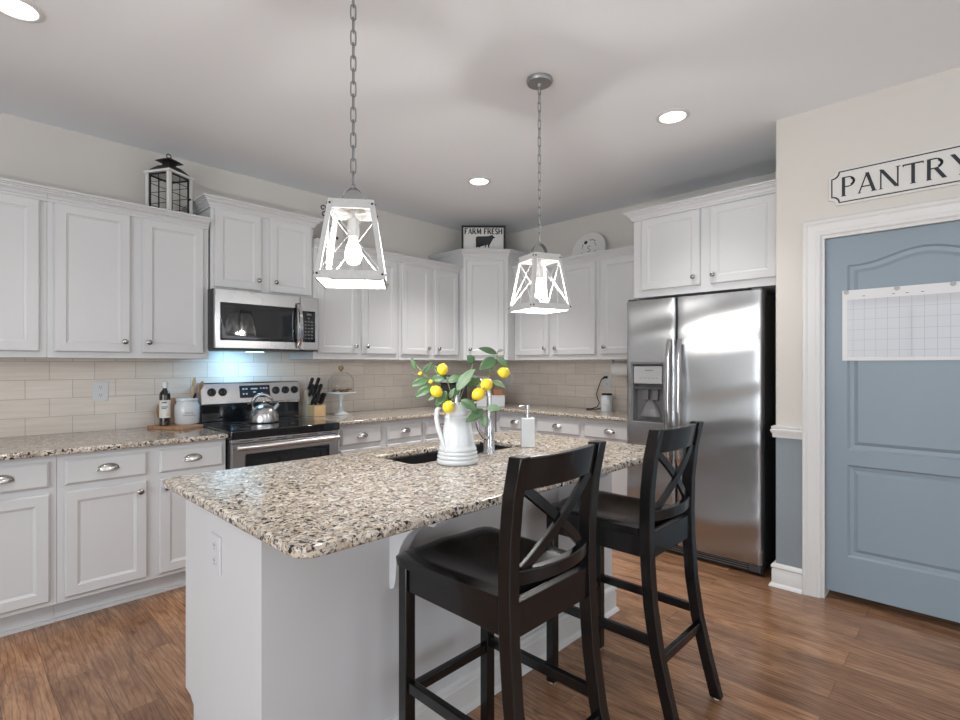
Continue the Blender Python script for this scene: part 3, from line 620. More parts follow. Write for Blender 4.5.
MB().panel(RW-0.165, 0.42, [(0, -0.0235), (0, -0.0275), (0.004, -0.0285), (0.04, -0.0285), (0.041, -0.027)], 0.0875, 0.335).build('oven_window', 'glassblack', d, smooth=20)
mb = MB(); mb.tube([(0.022, -0.058, 0.797), (RW-0.022, -0.058, 0.797)], 0.0175, 12); mb.box(0.03, -0.058, 0.789, 0.05, -0.025, 0.805); mb.box(RW-0.05, -0.058, 0.789, RW-0.03, -0.025, 0.805)
mb.build('oven_handle', 'steelh', d)
d = MB().panel(RW-0.012, 0.155, [(0, 0.02), (0, -0.018), (0.004, -0.024)], 0.006, 0.05).build('warming_drawer', 'steelh', t, smooth=20)
mb = MB(); prof = [(RD-0.12, 0.899), (RD-0.105, 1.012), (RD-0.115, 1.020), (RD-0.085, 1.165), (RD-0.075, 1.174), (RD-0.012, 1.174), (RD-0.012, 0.845), (RD-0.12, 0.845)]
bk = [(0.0, prof)]; mb.loft([[(x, y, z) for y, z in [(RD-0.112, 1.010), (RD-0.120, 1.024), (RD-0.090, 1.165), (RD-0.080, 1.174), (RD-0.012, 1.174), (RD-0.012, 1.01)]] for x in (0.046, RW+0.04)])
cp = mb.build('control_panel', 'steelh', t, smooth=25, bevel=0.003)
mb = MB(); mb.box(0.05, RD-0.106, 0.9, RW+0.036, RD-0.012, 1.009); mb.build('rear_guard', 'glassblack', t, bevel=0.003)
tilt = atan2(0.030, 0.141)
def on_panel(x, z, off=0.0): return (x, RD-0.120+0.030*(z-1.024)/0.141-off*cos(tilt), z+off*sin(tilt))
for kx in (0.117, 0.191, 0.580, 0.656, 0.729):
    p0 = Vector(on_panel(kx, 1.106, -0.001)); p1 = Vector(on_panel(kx, 1.106, 0.024)); mb = MB()
    mb.tube([p0, p0+(p1-p0)*0.25, p0+(p1-p0)*0.26, p1], [0.030, 0.029, 0.024, 0.021], 20)
    q = p1; mb.bar(q+Vector((0, 0, -0.021)), q+Vector((0, 0, 0.021)), 0.009, 0.014, (0, 1, 0)); mb.build('burner_knob', 'glassblack', t)
mb = MB(); c4 = [on_panel(0.309, 1.058, 0.0015), on_panel(0.533, 1.058, 0.0015), on_panel(0.533, 1.148, 0.0015), on_panel(0.309, 1.148, 0.0015)]
b4 = [on_panel(0.309, 1.058, -0.004), on_panel(0.533, 1.058, -0.004), on_panel(0.533, 1.148, -0.004), on_panel(0.309, 1.148, -0.004)]
dp = mb.loft([b4, c4]).build('display', 'display', t, smooth=0)
for gx, gz, gw in ((0.33, 1.118, 0.014), (0.352, 1.118, 0.014), (0.33, 1.082, 0.012), (0.352, 1.082, 0.012), (0.39, 1.118, 0.05), (0.405, 1.094, 0.022), (0.46, 1.120, 0.01), (0.48, 1.120, 0.015), (0.502, 1.120, 0.014)):
    q = [on_panel(gx, gz, 0.0016), on_panel(gx+gw, gz, 0.0016), on_panel(gx+gw, gz+0.010, 0.0016), on_panel(gx, gz+0.010, 0.0016)]
    q2 = [on_panel(gx, gz, 0.002), on_panel(gx+gw, gz, 0.002), on_panel(gx+gw, gz+0.010, 0.002), on_panel(gx, gz+0.010, 0.002)]
    MB().loft([q, q2]).build('display_mark', 'lightgrey', dp, smooth=0)

# ------------------------------------------------------------------ microwave
MX0, MX1, MZ0, MZ1, MY = 1.198, 1.905, 1.396, 1.792, 3.500
t = thing('microwave', 'stainless over-the-range microwave with black glass door', 'microwave', (MX0, MY, MZ0)); MW, MH = MX1-MX0, MZ1-MZ0
MB().box(0.0, 0.03, 0.004, MW+0.02, YA-0.0125-MY, MH).build('body', 'blackmetal', t, smooth=0)
MB().box(0, 0, 0.012, 0.574, 0.029, MH-0.002).build('door', 'steelh', t, bevel=0.004)
MB().box(0.576, 0, 0.012, MW+0.012, 0.029, MH-0.002).build('control_fascia', 'steelh', t, bevel=0.004)
d = MB().panel(0.520, 0.245, [(0, 0.004), (0, -0.002), (0.003, -0.003), (0.035, -0.003), (0.036, -0.002)], 0.032, 0.064).build('window', 'glassblack', t, smooth=20)
MB().panel(0.098, 0.225, [(0, 0.004), (0, -0.002), (0.003, -0.003)], 0.592, 0.068).build('keypad', 'glassblack', t, smooth=20)
mb = MB()
for r_ in range(7):
    for c_ in range(3):
        if r_ == 6 and c_ != 1: continue
        mb.box(0.607+c_*0.024, -0.0037, 0.092+r_*0.024, 0.621+c_*0.024, -0.0029, 0.101+r_*0.024)
mb.box(0.622, -0.0037, 0.262, 0.660, -0.0029, 0.277); mb.build('key', 'greyplast', t, smooth=0)
mb = MB(); mb.loft([[(0.556+dx, -0.006-0.046*sin(pi*i/12)**0.6+dy, 0.024+0.320*i/12) for dx, dy in ((-0.014, 0), (-0.010, -0.010), (0.010, -0.010), (0.014, 0), (0.010, 0.006), (-0.010, 0.006))] for i in range(13)])
mb.build('handle', 'polish', t, smooth=60)
MB().box(0.02, 0.02, -0.002, MW-0.02, 0.30, 0.0035).build('underside', 'darkgrey', t, smooth=0)
MB().box(0.30, 0.20, -0.006, 0.40, 0.27, -0.0022).build('cooktop_lamp', 'lens', t, smooth=0)
lo = area('range_hood_lamp', (MX0+0.30, MY+0.30, MZ0-0.012), (0, 0.35, -1), 0.12, 0.06, 2.0, (0.30, 0.66, 1.0))

# ------------------------------------------------------------------ refrigerator
t = thing('refrigerator', 'stainless side-by-side refrigerator with water dispenser', 'refrigerator', (3.455, 0.952, 0)); FW, FH = 0.908, 1.760
def FB(x0, y0, z0, x1, y1, z1, mb=None): return (mb or MB()).box(x0, y0, z0, x1, y1, z1)
FB(0.070, 0.004, 0.03, XB-0.02-3.455, FW-0.004, 1.745).build('cabinet_body', 'blackmetal', t, smooth=0, bevel=0.003)
SPL = 0.535
def sheet_wave(y, z): return 0.0022*sin(z*13.0+1.1*sin(y*7.0))+0.0012*sin(z*29.0+y*6.0+0.8)+0.0006*sin(z*5.0-y*7)
def sheet(mb, y0, y1, z0, z1, r0, r1, back=0.068):
    """a stretch of door skin: front corners rounded by r0 (at y0) and r1 (at y1)"""
    base = rounded([(back, y0), (back, y1), (0.0, y1), (0.0, y0)], [0, 0, r1, r0], 5)
    i1 = next(i for i in range(len(base)) if base[i][0] < 1e-6 and i > 1)
    ya, yb = y1-r1, y0+r0; n = 14; pts = []
    for i, p in enumerate(base):
        pts.append(p)
        if i == i1: pts += [(0.0, ya+(yb-ya)*k/n) for k in range(1, n)]
    m = max(2, int((z1-z0)/0.018)); rings = []
    for k in range(m+1):
        z = z0+(z1-z0)*k/m; rings.append([(x+(sheet_wave(y, z) if x < 0.03 else 0), y, z) for x, y in pts])
    mb.loft(rings)
def fdoor(name, y0, y1, hole=None):
    z0, z1 = 0.075, FH; mb = MB(); rr_ = 0.022
    if not hole: sheet(mb, y0, y1, z0, z1, rr_, rr_)
    else:
        hy0, hy1, hz0, hz1 = hole
        sheet(mb, y0, y1, z0, hz0, rr_, rr_); sheet(mb, y0, y1, hz1, z1, rr_, rr_)
        sheet(mb, y0, hy0, hz0, hz1, rr_, 0.0); sheet(mb, hy1, y1, hz0, hz1, 0.0, rr_)
    return mb.build(name, 'steel', t, smooth=30)
fd = fdoor('fridge_door', 0.003, SPL-0.004)
HO = (SPL+0.075, FW-0.048, 0.885, 1.318)
fz = fdoor('freezer_door', SPL+0.004, FW-0.003, HO)
dsp = MB(); hy0, hy1, hz0, hz1 = HO
rings = [[(x, hy0+i, hz0+i), (x, hy1-i, hz0+i), (x, hy1-i, hz1-i), (x, hy0+i, hz1-i)] for i, x in ((0.0, 0.01), (-0.004, -0.002), (-0.004, -0.007), (0.010, -0.010), (0.014, -0.006), (0.016, 0.062))]
rings = [[(p[0], p[1], p[2]) for p in r_] for r_ in rings]
dsp.loft(rings, False); dsp.box(0.058, hy0+0.014, hz0+0.014, 0.062, hy1-0.014, hz1-0.014)
dp = dsp.build('dispenser_housing', 'greyplast', fz, smooth=20)
FB(-0.008, hy0+0.020, 1.168, 0.03, hy1-0.020, 1.290).build('control_panel', 'lightgrey', fz, bevel=0.002)
mb = MB()
for i in range(5): FB(-0.0086, hy0+0.05+i*0.030, 1.205, -0.0079, hy0+0.062+i*0.030, 1.210, mb)
FB(-0.0086, hy0+0.085, 1.258, -0.0079, hy0+0.145, 1.266, mb); mb.build('control_marks', 'clay', fz, smooth=0)
FB(0.0, hy0+0.018, 1.128, 0.04, hy1-0.018, 1.146).build('dispenser_ledge', 'darkgrey', fz, smooth=0)
for k in (0.062, 0.132):
    mb = MB(); mb.loft([[(0.02, hy0+k, 1.125), (0.02, hy0+k+0.040, 1.125), (0.045, hy0+k+0.040, 1.125), (0.045, hy0+k, 1.125)], [(0.022, hy0+k+0.004, 1.055), (0.022, hy0+k+0.036, 1.055), (0.034, hy0+k+0.036, 1.05), (0.034, hy0+k+0.004, 1.05)]]); mb.build('paddle', 'greyplast', fz, smooth=0)
FB(0.0, hy0+0.018, hz0+0.016, 0.058, hy1-0.018, hz0+0.026).build('drip_tray', 'darkgrey', fz, smooth=0)
mb = MB(); n = 12
mb.loft([[(0.056-0.02*sin(pi*0.5*i/n)-(0.018 if j in (1, 2) else 0), (hy0+hy1)/2+s*(0.02+0.055*(i/n)**0.7), 1.05-0.115*i/n) for j, s in enumerate((-1, -0.75, 0.75, 1))] for i in range(n+1)])
mb.build('splash_guard', 'greyplast', fz, smooth=50)
for nm, y, dd in (('freezer', SPL+0.036, fz), ('fridge', SPL-0.036, fd)):
    mb = MB(); N = 20; rings = []
    for i in range(N+1):
        u = i/N; z = 0.62+0.855*u; out = -0.020-0.045*sin(pi*u)**0.5
        rings.append([(out+dx, y+dy, z) for dx, dy in ((-0.010, -0.012), (-0.013, 0), (-0.010, 0.012), (0.006, 0.015), (0.010, 0), (0.006, -0.015))])
    mb.loft(rings); FB(-0.028, y-0.012, 0.62, 0.0015, y+0.012, 0.655, mb); FB(-0.028, y-0.012, 1.44, 0.0015, y+0.012, 1.475, mb)
    mb.build('door_handle', 'polish', dd, smooth=50)
mb = MB(); FB(0.03, 0.006, 0.012, 0.09, FW-0.006, 0.072, mb); g = mb.build('toe_grille', 'blackiron', t, smooth=0, bevel=0.004)
mb = MB()
for i in range(3): FB(0.0292, 0.09, 0.026+i*0.014, 0.0305, FW-0.05, 0.031+i*0.014, mb)
mb.build('grille_slat', 'greyplast', g, smooth=0)
FB(0.01, 0.012, 0.022, 0.05, 0.085, 0.07).build('hinge_cover', 'darkgrey', t, bevel=0.008)
mb = MB(); FB(0.02, 0.006, 1.7455, 0.14, 0.07, 1.776, mb); FB(0.02, FW-0.07, 1.7455, 0.14, FW-0.006, 1.776, mb); mb.build('top_hinge', 'darkgrey', t, bevel=0.006)
mb = MB()
for y in (0.05, FW-0.05): mb.lathe([(0.02, 0.0), (0.018, 0.03)], 12, (0.12, y, 0)); mb.lathe([(0.02, 0.0), (0.018, 0.03)], 12, (0.7, y, 0))
mb.build('foot', 'blackmetal', t)

# ------------------------------------------------------------------ bar stools
def make_stool(loc, rotz, label):
    t = thing('bar_stool', label, 'bar stool', loc, rotz, 'black bar stools at the island')
    HX = 0.180; lw = 0.0185
    def post_y(z):
        T = [(0.0, -0.262), (0.15, -0.222), (0.30, -0.186), (0.45, -0.163), (0.60, -0.152), (0.72, -0.148), (0.85, -0.151), (0.97, -0.163), (1.075, -0.185)]
        for (a, ya), (b, yb) in zip(T, T[1:]):
            if z <= b: 
                u = (z-a)/(b-a); return ya+(yb-ya)*u
        return T[-1][1]
    zs = [0.006, 0.08, 0.15, 0.22, 0.30, 0.38, 0.45, 0.53, 0.60, 0.66, 0.72, 0.79, 0.85, 0.91, 0.97, 1.03, 1.075]
    for s in (-1, 1):
        mb = MB(); mb.loft([[(s*HX+dx, 0.262+dy, z) for dx, dy in ((-lw, -lw), (lw, -lw), (lw, lw), (-lw, lw))] for z in (0.006, 0.688)])
        lg = mb.build('leg', 'stool', t, bevel=0.003)
        MB().lathe([(0.013, 0), (0.013, 0.0058)], 12, (s*HX, 0.262, 0)).build('foot_pad', 'pad', lg)
        mb = MB(); mb.loft([[(s*HX+dx*(1 if z > 0.2 else 0.95), post_y(z)+dy, z) for dx, dy in ((-lw, -0.021), (lw, -0.021), (lw, 0.021), (-lw, 0.021))] for z in zs])
        lg = mb.build('back_post', 'stool', t, smooth=30, bevel=0.003)
        MB().lathe([(0.013, 0), (0.013, 0.0058)], 12, (s*HX, -0.262, 0)).build('foot_pad', 'pad', lg)
    # saddle seat
    nx, ny = 16, 18; top = []; bot = []
    for j in range(ny+1):
        v = j/ny; y = -0.122+v*0.422; hw = 0.212-0.018*(1-v); 
        if v > 0.9: hw -= 0.018*((v-0.9)/0.1)**2
        rt, rb = [], []
        for i in range(nx+1):
            u = -1+2*i/nx; inx = max(0, 1-(abs(u)/0.86)**2.6); iny = max(0, 1-abs((v-0.42)/0.50)**2.4)
            z = 0.722-0.017*inx*iny+0.006*max(0, 1-abs(u)*2.2)*max(0, (v-0.55)/0.45)
            lip = 0.006*(max(0, (abs(u)-0.93)/0.07)**2+max(0, (v-0.95)/0.05)**2)
            rt.append((u*hw, y, z-lip)); rb.append((u*hw*0.985, y, 0.690))
        top.append(rt); bot.append(rb)
    mb = MB(); W_ = nx+1; vs = [p for r_ in top for p in r_]+[p for r_ in bot for p in r_]; o2 = W_*(ny+1); fs = []
    for j in range(ny):
        for i in range(nx):
            a = j*W_+i; fs.append((a, a+1, a+W_+1, a+W_)); a += o2; fs.append((a, a+W_, a+W_+1, a+1))
    for i in range(nx):
        fs.append((i, o2+i, o2+i+1, i+1)); a = ny*W_+i; fs.append((a, a+1, o2+a+1, o2+a))
    for j in range(ny):
        a = j*W_; fs.append((a, a+W_, o2+a+W_, o2+a)); a = j*W_+nx; fs.append((a, o2+a, o2+a+W_, a+W_))
    mb.add(vs, fs); mb.build('seat', 'stool', t, smooth=50)
    # aprons
    mb = MB(); mb.box(-HX+lw, 0.254, 0.615, HX-lw, 0.274, 0.689); mb.build('apron', 'stool', t, smooth=0, bevel=0.002)
    mb = MB(); mb.box(-HX+lw, -0.162, 0.610, HX-lw, -0.136, 0.700); mb.build('apron', 'stool', t, smooth=0, bevel=0.002)
    for s in (-1, 1):
        mb = MB(); mb.box(s*HX-0.010, -0.128, 0.615, s*HX+0.010, 0.243, 0.689); mb.build('apron', 'stool', t, smooth=0, bevel=0.002)
    # stretchers
    mb = MB(); mb.box(-HX+lw, 0.251, 0.285, HX-lw, 0.273, 0.318); mb.build('stretcher', 'stool', t, smooth=0, bevel=0.003)
    yb = post_y(0.265); mb = MB(); mb.box(-HX+lw, yb-0.011, 0.248, HX-lw, yb+0.011, 0.282); mb.build('stretcher', 'stool', t, smooth=0, bevel=0.003)
    for s in (-1, 1):
        mb = MB(); y1_ = post_y(0.325)+0.020; mb.box(s*HX-0.011, y1_, 0.308, s*HX+0.011, 0.244, 0.342); mb.build('stretcher', 'stool', t, smooth=0, bevel=0.003)
    # curved rails
    def rail(name, z0, z1, bow, th):
        mb = MB(); n = 14; rings = []
        for i in range(n+1):
            u = -1+2*i/n; x = u*(HX-lw+0.0005); b = -bow*(1-u*u)
            rings.append([(x, post_y(z0)+b-th, z0), (x, post_y(z0)+b+th, z0), (x, post_y(z1)+b+th, z1), (x, post_y(z1)+b-th, z1)])
        mb.loft(rings); return mb.build(name, 'stool', t, smooth=30, bevel=0.003)
    rail('top_rail', 0.985, 1.070, 0.020, 0.0115); rail('lower_rail', 0.742, 0.780, 0.034, 0.013)
    # crossed slats, bowed to the rear
    for s in (-1, 1):
        mb = MB(); n = 12; rings = []
        x0, z0, x1, z1 = -s*0.142, 0.775, s*0.146, 0.990
        L_ = sqrt((x1-x0)**2+(z1-z0)**2); nx_, nz_ = -(z1-z0)/L_*0.0145, (x1-x0)/L_*0.0145
        for i in range(n+1):
            u = i/n; x = x0+(x1-x0)*u; z = z0+(z1-z0)*u
            b = -0.022*(1-(x/0.16)**2)*1.0-0.004*s*(1 if s < 0 else 1); y = post_y(z)+b
            rings.append([(x+nx_, y-0.0065, z+nz_), (x-nx_, y-0.0065, z-nz_), (x-nx_, y+0.0065, z-nz_), (x+nx_, y+0.0065, z+nz_)])
        mb.loft(rings); mb.build('crossed_slat', 'stool', t, smooth=30, bevel=0.002)
    return t
make_stool((1.165, 1.000, 0), 0, 'black wooden bar stool nearest the viewer, left of its twin')
make_stool((1.915, 1.000, 0), 0, 'black wooden bar stool farther right, in front of the refrigerator')

# ------------------------------------------------------------------ pendant lights and downlights
def chain_mb(x, y, z0, z1):
    mb = MB(); ln = 0.052; n = max(1, int((z1-z0)/(ln-0.009))); step = (z1-z0)/n
    for k in range(n):
        zc = z0+step*(k+0.5); a = 0.0088; hl = step/2+0.0045; pts = []
        for i in range(14):
            th = 2*pi*i/14; u, v = a*cos(th), (hl-a)*(1 if sin(th) > 0.01 else -1 if sin(th) < -0.01 else 0)+a*sin(th)
            pts.append((x+(u if k % 2 else u*0.2), y+(u*0.2 if k % 2 else u), zc+v))
        mb.tube(pts, 0.0024, 6, True)
    return mb
def pendant(x, y, zb, rot, label, power=23):
    t = thing('pendant_light', label, 'pendant light', (x, y, zb), rot, 'lantern pendants over the island')
    H, a, b = 0.278, 0.116, 0.075; top = H
    MB().lathe([(0.065, ZC-zb-0.0005), (0.066, ZC-zb-0.012), (0.060, ZC-zb-0.022), (0.012, ZC-zb-0.024), (0.008, ZC-zb-0.040)], 28).build('canopy', 'canopy', t)
    chain_mb(0, 0, top+0.072, ZC-zb-0.030).build('chain', 'chain', t)
    MB().tube([(0.004, 0.004, top+0.07+i*(ZC-zb-0.10-top)/6) for i in range(7)], 0.0012, 5).build('cord', 'wire', t)
    pts = [(0.045*cos(R(k)), 0, top-0.002+0.066*sin(R(k))) for k in range(0, 181, 12)]
    mb = MB(); mb.loft([[(p[0]*(1+0.0), p[1]-0.012, p[2]), (p[0]*1.0, p[1]+0.012, p[2]), (p[0]*0.93, p[1]+0.012, (p[2]-top)*0.95+top), (p[0]*0.93, p[1]-0.012, (p[2]-top)*0.95+top)] for p in pts]); mb.build('hoop', 'chain', t, smooth=50)
    MB().lathe([(0.007, top+0.058), (0.009, top+0.066), (0.006, top+0.075), (0.002, top+0.078)], 12).build('hoop_nut', 'chain', t)
    def fr(z): return b+(a-b)*(1-z/H)
    for z0, z1, th in ((0.0, 0.030, 0.008), (H-0.032, H, 0.008)):
        ringo = []; mb = MB()
        for z, i in ((z0, 0), (z1, 0), (z1, th), (z0, th)):
            r_ = fr(z)-i; ringo.append([(-r_, -r_, z), (r_, -r_, z), (r_, r_, z), (-r_, r_, z)])
        mb.loft(ringo, False, True); mb.build('frame_band', 'lantern', t, smooth=0)
    for sx, sy in ((-1, -1), (1, -1), (1, 1), (-1, 1)):
        mb = MB(); rings = []
        for z in (0.004, H-0.004):
            r_ = fr(z)+0.0015; w_ = 0.017
            rings.append([(sx*r_, sy*r_, z), (sx*(r_-w_), sy*r_, z), (sx*(r_-w_), sy*(r_-0.007), z), (sx*(r_-0.007), sy*(r_-0.007), z), (sx*(r_-0.007), sy*(r_-w_), z), (sx*r_, sy*(r_-w_), z)])
        mb.loft(rings); p = mb.build('frame_post', 'lantern', t, smooth=0)
        mb = MB()
        for z in (0.016, H-0.016):
            r_ = fr(z)+0.001; mb.lathe([(0.004, 0), (0.004, 0.003), (0.001, 0.0045)], 8, (sx*(r_-0.008), sy*r_, z), 'y') if sy < 0 else None
            mb.lathe([(0.004, 0), (0.004, 0.003), (0.001, 0.0045)], 8, (sx*r_, sy*(r_-0.008), z), 'x' if sx > 0 else '-x')
        mb.build('rivet', 'blackiron', p)
    MB().box(-b+0.008, -b+0.008, H-0.014, b-0.008, b-0.008, H-0.006).build('top_plate', 'lantern', t, smooth=0)
    for k in range(4):
        mb = MB(); ca, sa = cos(k*pi/2), sin(k*pi/2)
        for s in (-1, 1):
            r0, r1 = fr(0.032), fr(H-0.034)
            p0 = (-s*(r0-0.012), -(r0-0.004), 0.032); p1 = (s*(r1-0.012), -(r1-0.004), H-0.034)
            q = [(p[0]*ca-p[1]*sa, p[0]*sa+p[1]*ca, p[2]) for p in (p0, p1)]; mb.tube(q, 0.0016, 6)
        mb.build('crossed_wire', 'wire', t)
    MB().lathe([(0.007, H-0.014), (0.007, H-0.046), (0.020, H-0.050), (0.021, H-0.108), (0.018, H-0.112)], 18).build('bulb_socket', 'wire', t)
    MB().lathe([(0.014, H-0.112), (0.017, H-0.125), (0.026, H-0.150), (0.031, H-0.172), (0.030, H-0.188), (0.021, H-0.205), (0.004, H-0.211)], 20).build('bulb', 'bulbglass', t, smooth=80)
    l = bpy.data.lights.new('pendant_bulb_light', 'POINT'); l.energy = power; l.color = (1.0, 0.965, 0.925); l.shadow_soft_size = 0.03
    o = bpy.data.objects.new('pendant_bulb_light', l); C.objects.link(o); o.location = (x, y, zb+H-0.232)
    return t
pendant(1.010, 1.600, 1.588, R(-38), 'white lantern pendant light on chain, nearer one at left')
pendant(2.088, 1.600, 1.572, R(-20), 'white lantern pendant light on chain, farther one at right with ceiling canopy in view')
def downlight(x, y, label, power=150):
    t = thing('recessed_light', label, 'ceiling light', (x, y, ZC), 0, 'round recessed ceiling lights')
    mb = MB(); mb.lathe([(0.072, -0.0005), (0.094, -0.0005), (0.094, -0.004), (0.074, -0.009), (0.070, -0.004)], 32, cap=False); mb.build('trim_ring', 'trim', t)
    MB().lathe([(0.0, -0.0010), (0.0715, -0.0010), (0.0715, -0.0045), (0.0, -0.0045)], 32).build('lens', 'led', t)
    l = bpy.data.lights.new('downlight', 'SPOT'); l.energy = power; l.spot_size = R(98); l.spot_blend = 1.0; l.shadow_soft_size = 0.07; l.color = (1.0, 0.975, 0.94)
    o = bpy.data.objects.new('downlight', l); C.objects.link(o); o.location = (x, y, ZC-0.012)
downlight(2.93, 1.28, 'round recessed ceiling light right of the farther pendant', 80)
downlight(2.91, 2.82, 'round recessed ceiling light between the two pendants, near the corner', 290)
downlight(0.20, 2.79, 'round recessed ceiling light cut by the top left corner', 60)
# ------------------------------------------------------------------ things on the wall cabinets
t = thing('lantern', 'black-roofed white lantern with wire-grid panes on the left wall cabinets', 'lantern', (1.022, 3.80, 2.1905), R(29))
h, q = 0.350, 0.083
MB().box(-q-0.006, -q-0.006, 0, q+0.006, q+0.006, 0.018).build('base_board', 'trim', t, smooth=0, bevel=0.002)
for sx in (-1, 1):
    for sy in (-1, 1):
        MB().box(sx*q-0.010, sy*q-0.010, 0.0182, sx*q+0.010, sy*q+0.010, h-0.016).build('corner_post', 'trim', t, smooth=0)
MB().box(-q-0.018, -q-0.018, h-0.0158, q+0.018, q+0.018, h).build('top_board', 'trim', t, smooth=0, bevel=0.002)
for k in range(4):
    ca, sa = cos(k*pi/2), sin(k*pi/2); mb = MB(); g = q-0.0105
    def fb(x0, z0, x1, z1, d=0.004):
        o = MB(); o.box(x0, -q-d, z0, x1, -q+d, z1); o.v = [(x*ca-y*sa, x*sa+y*ca, z) for x, y, z in o.v]; mb.add(o.v, o.f)
    fb(-g, 0.019, -g+0.009, h-0.017); fb(g-0.009, 0.019, g, h-0.017); fb(-g, 0.019, g, 0.027); fb(-g, h-0.025, g, h-0.017)
    fb(-0.0014, 0.02, 0.0014, h-0.02, 0.002)
    for i in range(1, 5): fb(-g, i*h/5-0.0014, g, i*h/5+0.0014, 0.002)
    p = mb.build('wire_grid', 'blackiron', t, smooth=0)
    if k == 0: MB().lathe([(0.007, 0), (0.007, 0.012), (0.003, 0.016)], 10, (g-0.004, -q-0.004, 0.20), 'y').build('latch', 'blackiron', p)
MB().loft([[(-a, -a, z), (a, -a, z), (a, a, z), (-a, a, z)] for a, z in ((q+0.006, h+0.0003), (q-0.012, h+0.022), (0.046, h+0.048), (0.036, h+0.052))]).build('roof', 'blackiron', t, smooth=30)
MB().loft([[(-a, -a, z), (a, -a, z), (a, a, z), (-a, a, z)] for a, z in ((0.028, h+0.0525), (0.028, h+0.076))]).build('chimney', 'blackiron', t, smooth=0)
MB().loft([[(-a, -a, z), (a, -a, z), (a, a, z), (-a, a, z)] for a, z in ((0.058, h+0.0765), (0.054, h+0.082), (0.026, h+0.100), (0.006, h+0.110))]).build('cap', 'blackiron', t, smooth=0)
MB().tube([(0.017*cos(2*pi*i/16), 0.004, h+0.118+0.015*sin(2*pi*i/16)) for i in range(16)], 0.0035, 6, True).build('ring', 'blackiron', t)

# wire scroll ornament behind the nearer pendant
t = thing('scroll_ornament', 'small dark wire scroll ornament on cabinet top behind the nearer pendant', 'ornament', (2.235, 3.84, 2.1905))
MB().box(-0.10, -0.012, 0, 0.10, 0.012, 0.012).build('foot', 'trim', t, smooth=0)
MB().box(-0.085, -0.006, 0.0122, 0.085, 0.006, 0.30).build('board', 'sign', t, smooth=0)
def spiral(cx, cz, r0, r1, a0, a1, n=26): return [(cx+(r0+(r1-r0)*i/n)*cos(R(a0+(a1-a0)*i/n)), -0.010, cz+(r0+(r1-r0)*i/n)*sin(R(a0+(a1-a0)*i/n))) for i in range(n+1)]
for cx, cz, s_ in ((-0.085, 0.335, 1), (-0.095, 0.385, 1), (0.06, 0.335, -1)):
    mb = MB(); p = spiral(0, 0, 0.032, 0.006, -90, 360); p = [(cx+x*s_, y+0.008, cz+z) for x, y, z in p]; mb.tube(p, 0.0045, 6); mb.build('scroll', 'blackiron', t)
for cx, cz in ((-0.02, 0.25), (-0.03, 0.21), (0.03, 0.16)): MB().lathe([(0.012, 0), (0.012, 0.003), (0.004, 0.004)], 10, (cx, -0.006, cz), 'y').build('painted_dot', 'ink', t)

# FARM FRESH sign
t = thing('farm_sign', 'black framed FARM FRESH sign with a black cow on top of the corner cabinet', 'sign', (3.752, 3.575, 2.3405), -pi/4)
sw_, sh_ = 0.440, 0.352
MB().box(-sw_/2+0.016, -0.004, 0.016, sw_/2-0.016, 0.006, sh_-0.016).build('panel', 'sign', t, smooth=0)
mb = MB(); ringo = []
for i, y in ((0, 0.012), (0, -0.012), (0.020, -0.012), (0.020, 0.012)): ringo.append([(-sw_/2+i, y, i), (sw_/2-i, y, i), (sw_/2-i, y, sh_-i), (-sw_/2+i, y, sh_-i)])
mb.loft(ringo, False, True); mb.build('frame', 'blackiron', t, smooth=0)
mb, wd = text_mb('FARM FRESH', 0.056, 0.12, 1.0, 1.9); k_ = 0.375/wd; mb.v = [(x*k_-0.1875, y-0.004, z+0.268) for x, y, z in mb.v]; mb.build('lettering', 'ink', t, smooth=0)
cow = [(-0.064,0.205),(-0.052,0.213),(0.0,0.213),(0.040,0.216),(0.062,0.226),(0.070,0.222),(0.078,0.226),(0.084,0.216),(0.098,0.202),(0.096,0.194),(0.084,0.194),(0.072,0.186),(0.062,0.168),(0.052,0.150),(0.048,0.120),(0.050,0.098),(0.040,0.098),(0.036,0.130),(0.028,0.142),(0.022,0.120),(0.020,0.100),(0.011,0.100),(0.014,0.144),(-0.018,0.146),(-0.030,0.150),(-0.034,0.128),(-0.026,0.100),(-0.036,0.100),(-0.046,0.126),(-0.050,0.134),(-0.056,0.100),(-0.065,0.100),(-0.062,0.150),(-0.066,0.180)]
bm = bmesh.new(); vs = [bm.verts.new((x*1.18, -0.0046, 0.134+(z-0.10)*0.98+(0.014 if 0.14 < z < 0.155 else 0))) for x, z in cow]; f = bm.faces.new(vs); bmesh.ops.triangulate(bm, faces=[f])
ext = bmesh.ops.extrude_face_region(bm, geom=bm.faces[:]); bmesh.ops.translate(bm, verts=[v for v in ext['geom'] if isinstance(v, bmesh.types.BMVert)], vec=(0, 0.0005, 0)); bmesh.ops.recalc_face_normals(bm, faces=bm.faces)
me = bpy.data.meshes.new('cow_silhouette'); bm.to_mesh(me); bm.free(); me.materials.append(M['ink']); o = bpy.data.objects.new('cow_silhouette', me); C.objects.link(o); o.parent = t
for i in range(7): MB().box(-0.105+i*0.032, -0.0046, 0.102, -0.105+i*0.032+0.020, -0.004, 0.109).build('small_print', 'ink', t, smooth=0)
for sx in (-1, 1):
    mb = MB(); mb.tube([(sx*0.10, -0.0045, 0.135), (sx*0.092, -0.0045, 0.155), (sx*0.10, -0.0045, 0.175)], 0.0012, 5); mb.build('sprig_print', 'clay', t)

